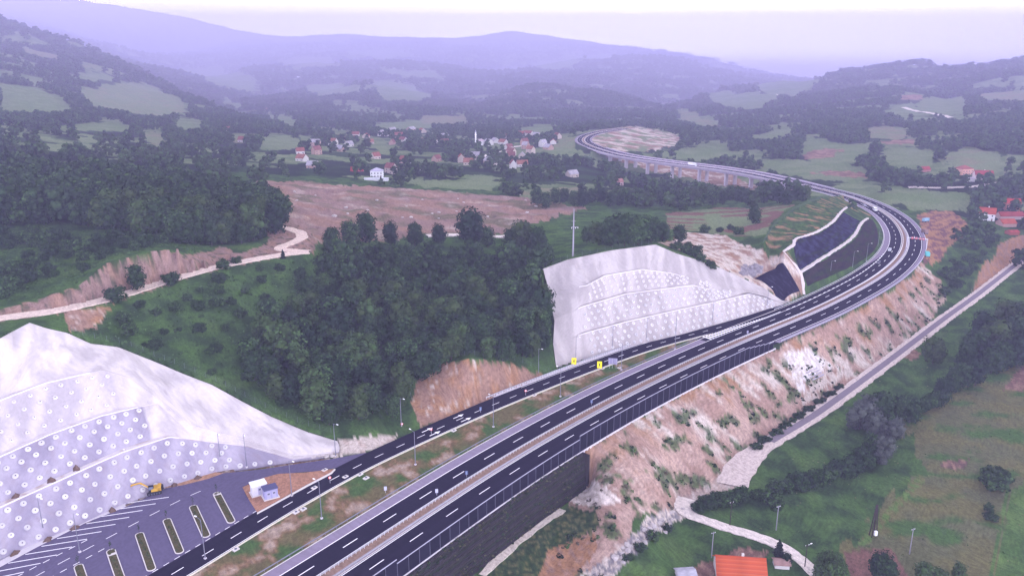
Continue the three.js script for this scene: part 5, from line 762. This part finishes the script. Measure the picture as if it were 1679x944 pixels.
{
  const r = mulberry(909);
  house('small house with a bright orange red roof and grey chimney beside the pale lane', G(1212, 944), -.12, 13.5, 9, 3.2, 3.2, [.5, .46, .44], [.47, .09, .035], { win: 3, chimney: true });
  { // tile courses of the near roof
    const hs = scene.children[scene.children.length - 1], roof = hs.children.find((c) => c.name === 'roof'), d = 9, rh = 3.2, h = 3.2, sl = Math.hypot(d / 2, rh) + .5, a = Math.atan2(rh, d / 2), tm = [[.45, .085, .035], [.40, .08, .04], [.48, .11, .05]].map((c) => std(c, { map: groundGrain }));
    for (const k of [-1, 1]) for (let n = 0; n < 14; n++) { const t = (n + .5) / 14; mesh('tile_course', box(14.3, .07, sl / 14 * 1.15, 0, 0, 0).rotateX(k * (a - .06)).translate(0, h + rh + .26 - Math.sin(a) * sl * t, k * Math.cos(a) * sl * t), tm[(n * 7) % 3], roof); }
    mesh('ridge_cap', new THREE.CylinderGeometry(.16, .16, 14.4, 8).rotateZ(Math.PI / 2).translate(0, h + rh + .3, 0), tm[1], roof);
  }
  house('little shed with a rusty pink striped roof next to the red roofed house', G(1281, 928), -.1, 4.2, 3, 1.8, .7, [.5, .47, .47], [.32, .20, .18], { name: 'shed' });
  house('low grey roofed outbuilding beside the red roofed house', G(1124, 948), .1, 5, 4, 2.2, .8, [.4, .38, .4], [.34, .33, .38], { name: 'outbuilding' });
  house('white gabled house with red roof below the bend', G(1618, 360), -.55, 12, 10, 6, 4.4, [.72, .71, .72], [.34, .07, .05], { win: 3, floors: 2, chimney: true });
  house('unplastered brick house of two storeys with red roof and balcony', G(1658, 344), -.3, 12, 10, 7, 3.4, [.34, .16, .12], [.38, .05, .04], { win: 3, floors: 2, balcony: true });
  house('long low barn with dark red roof beside the white gabled house', G(1656, 358), 0, 20, 8, 3, 3, [.4, .3, .28], [.26, .05, .05], { name: 'barn' });
  house('small house with orange red roof in front of the long barn', G(1650, 370), .1, 12, 9, 3, 3, [.4, .25, .22], [.36, .08, .05], {});
  house('little red brick shed by the service road', G(1660, 384), .1, 8, 6, 2.5, 1.2, [.3, .09, .07], [.30, .06, .05], { name: 'shed' });
  house('pink two storey house with hipped roof and white balcony by the valley road', G(1580, 286), .3, 15, 12, 7, 3.4, [.62, .35, .27], [.27, .09, .08], { win: 4, floors: 2, hip: true, balcony: true });
  house('pale house with wide red roof by the valley road', G(1612, 293), -.3, 17, 12, 5, 4, [.62, .5, .5], [.31, .05, .06], { win: 4, chimney: true });
  house('lone red roofed cottage among the trees before the valley road', G(1517, 281), .2, 9, 8, 3, 3, [.4, .2, .19], [.30, .06, .06], {});
  house('white outbuilding beside the pink two storey house', G(1590, 297), .1, 8, 6, 3, 1.5, [.66, .64, .64], [.4, .36, .4], { name: 'outbuilding' });
  house('small pink house in the trees under the viaduct', G(1012, 303), .3, 11, 9, 4, 3, [.55, .4, .38], [.33, .16, .15], { win: 2 });
  house('white two storey house with grey hipped roof beyond the spoil heap', E(618, 290, 12), .05, 12, 10, 6.5, 3, [.7, .7, .72], [.42, .40, .5], { win: 4, floors: 2, hip: true });
  house('long white shed in front of the grey hipped house', E(617, 296, 14), .03, 22, 6, 2.4, .6, [.66, .66, .7], [.62, .62, .68], { name: 'long_shed' });
  house('barn with bright red roof beyond the spoil heap', E(586, 284, 10), .05, 13, 9, 3, 4, [.35, .2, .2], [.33, .06, .06], { name: 'barn' });
  house('large white roofed farm hall high on the hazy hillside', G(489, 127), .4, 26, 16, 6, 4, [.8, .8, .8], [.8, .8, .82], { name: 'farm_hall' });
  house('white cottage with red roof on the wooded slope before the village', G(436, 181), .3, 12, 10, 5, 4, [.7, .68, .68], [.32, .12, .1], {});
  const list = [[517, 240], [519, 253], [492, 252], [495, 264], [513, 276], [558, 248], [558, 230], [577, 231], [582, 223], [600, 226], [623, 222], [634, 223], [643, 218], [661, 232], [643, 237], [674, 214], [692, 217], [696, 235], [712, 236], [616, 260], [641, 284], [663, 267], [680, 279], [716, 264], [729, 238], [742, 213], [770, 210], [801, 238], [826, 225], [854, 224], [866, 223], [880, 226], [914, 228], [890, 240], [907, 236], [899, 245], [825, 236], [860, 238], [862, 244], [834, 247], [838, 254], [756, 266], [780, 262], [801, 271], [768, 270], [856, 262], [856, 273], [841, 276], [838, 262], [938, 290], [870, 251], [812, 234], [546, 238], [572, 240], [606, 236], [654, 226], [728, 228], [372, 216], [398, 233]];
  const kinds = [['white', wallsC[2]], ['cream', wallsC[1]], ['pale', wallsC[0]], ['brick', wallsC[3]]], roofsN = [['bright red', roofReds[0]], ['red', roofReds[1]], ['orange', roofReds[2]], ['dull red', roofReds[3]], ['grey', [.36, .34, .38]]];
  list.forEach(([u, v]) => { const big = .92 * clamp(Math.hypot(G(u, v).x, G(u, v).z) / 1150, 1, 1.6), [kn, kc] = kinds[(r() * 4) | 0], [rn, rc] = roofsN[(r() * 5) | 0], two = r() < .4; house(`${kn} ${two ? 'two storey' : 'single storey'} village house with ${rn} roof among the valley trees`, G(u, v), r() * 3.1, (10 + r() * 5) * big, (8 + r() * 2.5) * big, two ? 6.4 : 4, 4 + r() * 1.2, kc, rc, { win: 2, floors: two ? 2 : 1, group: `${kn} ${rn} village houses`, name: 'village_house' }); });
  // mosque with minaret
  const p = G(786, 238), m = thing('mosque', 'small white mosque with slim minaret in the village', 'mosque', p, .2); housesAt.push(p); const w = std([.74, .73, .74]);
  mesh('hall', box(13, 7, 12, 3, 3.3, 0), w, m); mesh('roof', new THREE.ConeGeometry(10, 4, 4).rotateY(Math.PI / 4).translate(3, 8.8, 0), std([.4, .32, .36]), m); const mi = mesh('minaret', new THREE.CylinderGeometry(1.1, 1.3, 21, 10).translate(-6, 10.3, 0), w, m); mesh('gallery', new THREE.CylinderGeometry(1.8, 1.5, 1.1, 12).translate(-6, 17, 0), w, mi); mesh('spire', new THREE.ConeGeometry(1.2, 4.5, 10).translate(-6, 23, 0), std([.35, .36, .42]), mi); for (const z of [-3.5, 0, 3.5]) mesh('window', box(.1, 2.2, 1.2, 9.52, 3.6, z), std([.06, .06, .09]), m);
}
// mud fans washed down to the foot of the tiers
{ const fan = (() => { const g = new THREE.ConeGeometry(1, 1, 14, 4), a = g.attributes.position; for (let i = 0; i < a.count; i++) { const m = 1 + .3 * n4(a.getX(i) * 2, a.getY(i) * 2, a.getZ(i) * 2); a.setXYZ(i, a.getX(i) * m, a.getY(i), a.getZ(i) * m); } g.computeVertexNormals(); return g; })(), mud = std([.13, .085, .07], { map: groundGrain });
  [[.06, 0], [.12, 0], [.2, 0], [.27, 0], [.33, 0], [.42, 0], [.58, 0], [.64, 0], [.05, 2], [.1, 2], [.16, 2], [.22, 2], [.3, 2], [.36, 2]].forEach(([t, seg]) => { const p = shot1.prof(t)[seg], o = mesh('mud_fan', fan, mud); tag(o, seg ? 'small brown mud fan on the lower bench of the anchored slope' : 'small brown mud fan at the foot of the anchored slope beside the rest area', 'mud pile', seg ? 'mud fans on the bench' : 'mud fans at the slope foot'); o.position.copy(p).addScaledVector(shot1.out, -.3).add(V(0, .3, 0)); o.scale.set(1.5 + rnd(), 1.2 + 1.4 * rnd(), 1.1 + .5 * rnd()); o.rotation.y = rnd() * 6; }); }
// boulders on the bare ground
{ const rockG = [0, 1, 2].map((k) => { const g = new THREE.IcosahedronGeometry(1, 2), a = g.attributes.position; for (let i = 0; i < a.count; i++) { const d = V(a.getX(i), a.getY(i), a.getZ(i)), m = 1 + .35 * n4(d.x * 1.4 + k * 9, d.y * 1.4, d.z * 1.4); a.setXYZ(i, d.x * m * 1.2, d.y * m * .75, d.z * m); } return toCreasedNormals(g, .5); }), rm = std([.42, .38, .37], { map: rockGrain }), rm2 = std([.22, .20, .22], { map: rockGrain });
  const rocks = (list, label, group, mat, size) => list.forEach(([u, v], i) => { const p = G(u, v); const o = mesh('boulder', rockG[i % 3], mat); tag(o, label, 'boulder', group); o.position.copy(p); o.scale.setScalar(size * (.6 + .7 * rnd())); o.rotation.y = rnd() * 6; });
  rocks(Array.from({ length: 34 }, (_, i) => [1216 + 34 * rnd(), 434 + 18 * rnd()]), 'grey boulder in the rock pile beside the small black mat', 'rock pile', rm2, 1.3);
  rocks(Array.from({ length: 22 }, () => [502 + 46 * rnd(), 742 + 8 * rnd()]), 'pale rubble block at the end of the grey shotcrete tier', 'rubble at the slope end', rm, .8);
  rocks(Array.from({ length: 40 }, () => { const t = rnd(); return [1010 + 110 * t + 30 * (rnd() - .5), 920 - 88 * t + 14 * (rnd() - .5)]; }), 'stone lying in the rocky ditch below the embankment', 'ditch stones', rm, .7);
  rocks(Array.from({ length: 26 }, () => [470 + 420 * rnd(), 312 + 50 * rnd()]), 'stone block lying on the spoil heap', 'spoil heap stones', rm, 1.1);
}
// ------------------------------------------------------------------ weeds and grass, past counting
{
  const tuft = (seed, tones, s) => leafCloud(seed, [[0, s * .35, 0, s * .5, s * .4], [s * .4, s * .25, s * .2, s * .35, s * .3]], 9, s * .3, tones, 0, 0), r = mulberry(321);
  const bed = (name, label, polys, gap, sets, test, tall) => { const items = sets.map(() => []); for (const poly of polys) for (const p of scatter(poly, gap, 900 + items[0].length, (x, z, q) => test(x, z, q))) items[(r() * sets.length) | 0].push([p, TH * (tall[0] + (tall[1] - tall[0]) * r()), 1]); mass(name, label, sets.map((g, i) => [g, items[i]])); };
  bed('weeds', 'low weeds growing in patches on the bare embankment', [embankment], 1.5, [tuft(701, GREENS, 1.2), tuft(702, LIGHT, 1), tuft(703, [[.10, .085, .06]], .9)], (x, z, q) => { const [s, o] = motorway.near(x, z, 150, 720); return o > 13.5 && offRoads(x, z, 4.5) && fbm(x / 13 + 40, z / 13, 4) + .18 * fbm(x / 3, z / 3, 3) > (o < 18 ? .4 : .2) && q() < .6; }, [.7, 1.5]);
  { const it = [[], []]; for (let k = 0; k < 2200; k++) { const s = 4 + r() * (S_WALL1 - 8), c = Math.floor(r() * 18), p = motorway.at(s, 13.25 + c * .19, -2.2 - c * 13.2 / 18); if (fbm(s / 12, c / 5, 3) > .05 || c > 14 || c < 3) it[k % 2].push([p, TH * (.5 + .6 * r()), 1]); } mass('wall_weeds', 'weeds hanging on the courses of the dark retaining wall', [[tuft(741, GREENS, .8), it[0]], [tuft(742, [[.06, .06, .03]], .7), it[1]]]); }
  bed('meadow_grass', 'tussocks and tall grass of the meadows below the embankment', [outline([[1130, 850], [1180, 800], [1260, 735], [1480, 570], [1560, 520], [1720, 560], [1760, 990], [1200, 990]])], 2.3, [tuft(711, [[.055, .10, .034], [.07, .12, .04]], .7), tuft(712, [[.13, .12, .06], [.10, .11, .05]], .7), tuft(713, [[.04, .075, .028]], .8)], (x, z, q) => offRoads(x, z, 4.5) && q() < .6 && !housesAt.some((h) => Math.hypot(h.x - x, h.z - z) < 9), [.5, 1.1]);
  bed('hillside_grass', 'rough grass and brambles on the slopes between dirt road and forest', [outline([[-60, 380], [380, 405], [240, 408], [165, 432], [125, 465], [0, 502], [-80, 505]]), outline([[120, 545], [260, 480], [420, 442], [505, 422], [560, 430], [500, 560], [660, 690], [600, 715], [470, 678], [330, 612], [200, 566]])], 2.2, [tuft(721, [[.035, .065, .024]], 1), tuft(722, LIGHT, .9), tuft(723, [[.055, .10, .034]], .8)], (x, z, q) => !onCliff(x, z) && offRoads(x, z, 4.5) && q() < .75, [.6, 1.6]);
  bed('verge_grass', 'short rough grass on the verge between slip road and motorway', [(() => { const a = [], b = []; for (let s = 5; s < 440; s += 8) a.push(motorway.at(s, -15)); for (let s = slip.len - 90; s > 2; s -= 8) b.push(slip.at(s, 4.9)); return [...a, ...b]; })()], 1.3, [tuft(731, [[.05, .075, .026]], .45), tuft(732, [[.10, .085, .04]], .4)], (x, z, q) => q() < .6, [.7, 1.2]);
}
{
  const sets = [[], [], []], r = mulberry(77); let rr = 640;
  const zonesFar = zones.filter((z) => z.pts.length), inZone = (x, z) => zonesFar.some(({ pts, b }) => x > b.min.x && x < b.max.x && z > b.min.z && z < b.max.z && inside(pts, x, z));
  // no tree so tall that it would stand in the line of sight over a mown field or a village roof: keep clearings open on the valley side
  const fieldZones = zones.slice(0, FIELDS.length + 6), inField = (x, z) => fieldZones.some(({ pts, b }) => x > b.min.x && x < b.max.x && z > b.min.z && z < b.max.z && inside(pts, x, z));
  const hides = (x, z, H) => { const y0 = base(x, z) + H * .7 - EYE, q = Math.hypot(x, z); for (let k = 1; k < 1.6; k += .012) { const X = x * k, Z = z * k; if (base(X, Z) - EYE > y0 * k) return inField(X, Z) || (q < 1900 && housesAt.some((h) => (h.x - X) ** 2 + (h.z - Z) ** 2 < 260)); } return false; };
  const viaduct = (x, z) => { const [s, o, d] = motorway.near(x, z, 500); return d < (s > S_VIA0 - 20 && s < S_VIA1 + 20 ? 52 : 24); };
  while (rr < 15500) {
    const gap = Math.max(7.4, rr * .0052); 
    for (let th = TH0 + .02; th < TH1 - .02; th += gap / rr) {
      const q = rr + (r() - .5) * gap, a = th + (r() - .5) * gap / rr, x = Math.sin(a) * q, z = -Math.cos(a) * q;
      const vill = q < 1450 && a < .12 && a > -.3, dens = vill ? .42 : q < 900 && a > .1 ? .36 : .82;
      if (q < 1080 && a < -.15 && r() < .85) continue;
      if (r() > dens || inZone(x, z) || viaduct(x, z) || fbm(x / 130, z / 130, 3) < (vill ? -.05 : -.4) || (openLand(x, z, q) && r() > .05)) continue;
      if (housesAt.some((h) => (h.x - x) ** 2 + (h.z - z) ** 2 < 196)) continue;
      const big = Math.max(1, gap / 11), H0_ = (8 + 7 * r()) * Math.min(big, 3); if (hides(x, z, H0_)) continue; sets[(r() * 3) | 0].push([V(x, base(x, z), z), H0_, big > 1.4 ? 1.5 : 1.1]);
    }
    rr += gap * .95;
  }
  mass('hill_woods', 'hazy woods covering the far hills and the valley floor', [[farBlob(501, GREENS), sets[0]], [farBlob(502, [...GREENS, ...LIGHT]), sets[1]], [farBlob(503, [...LIGHT, ...YELLOW]), sets[2]]]);
}
renderer.render(scene, camera);
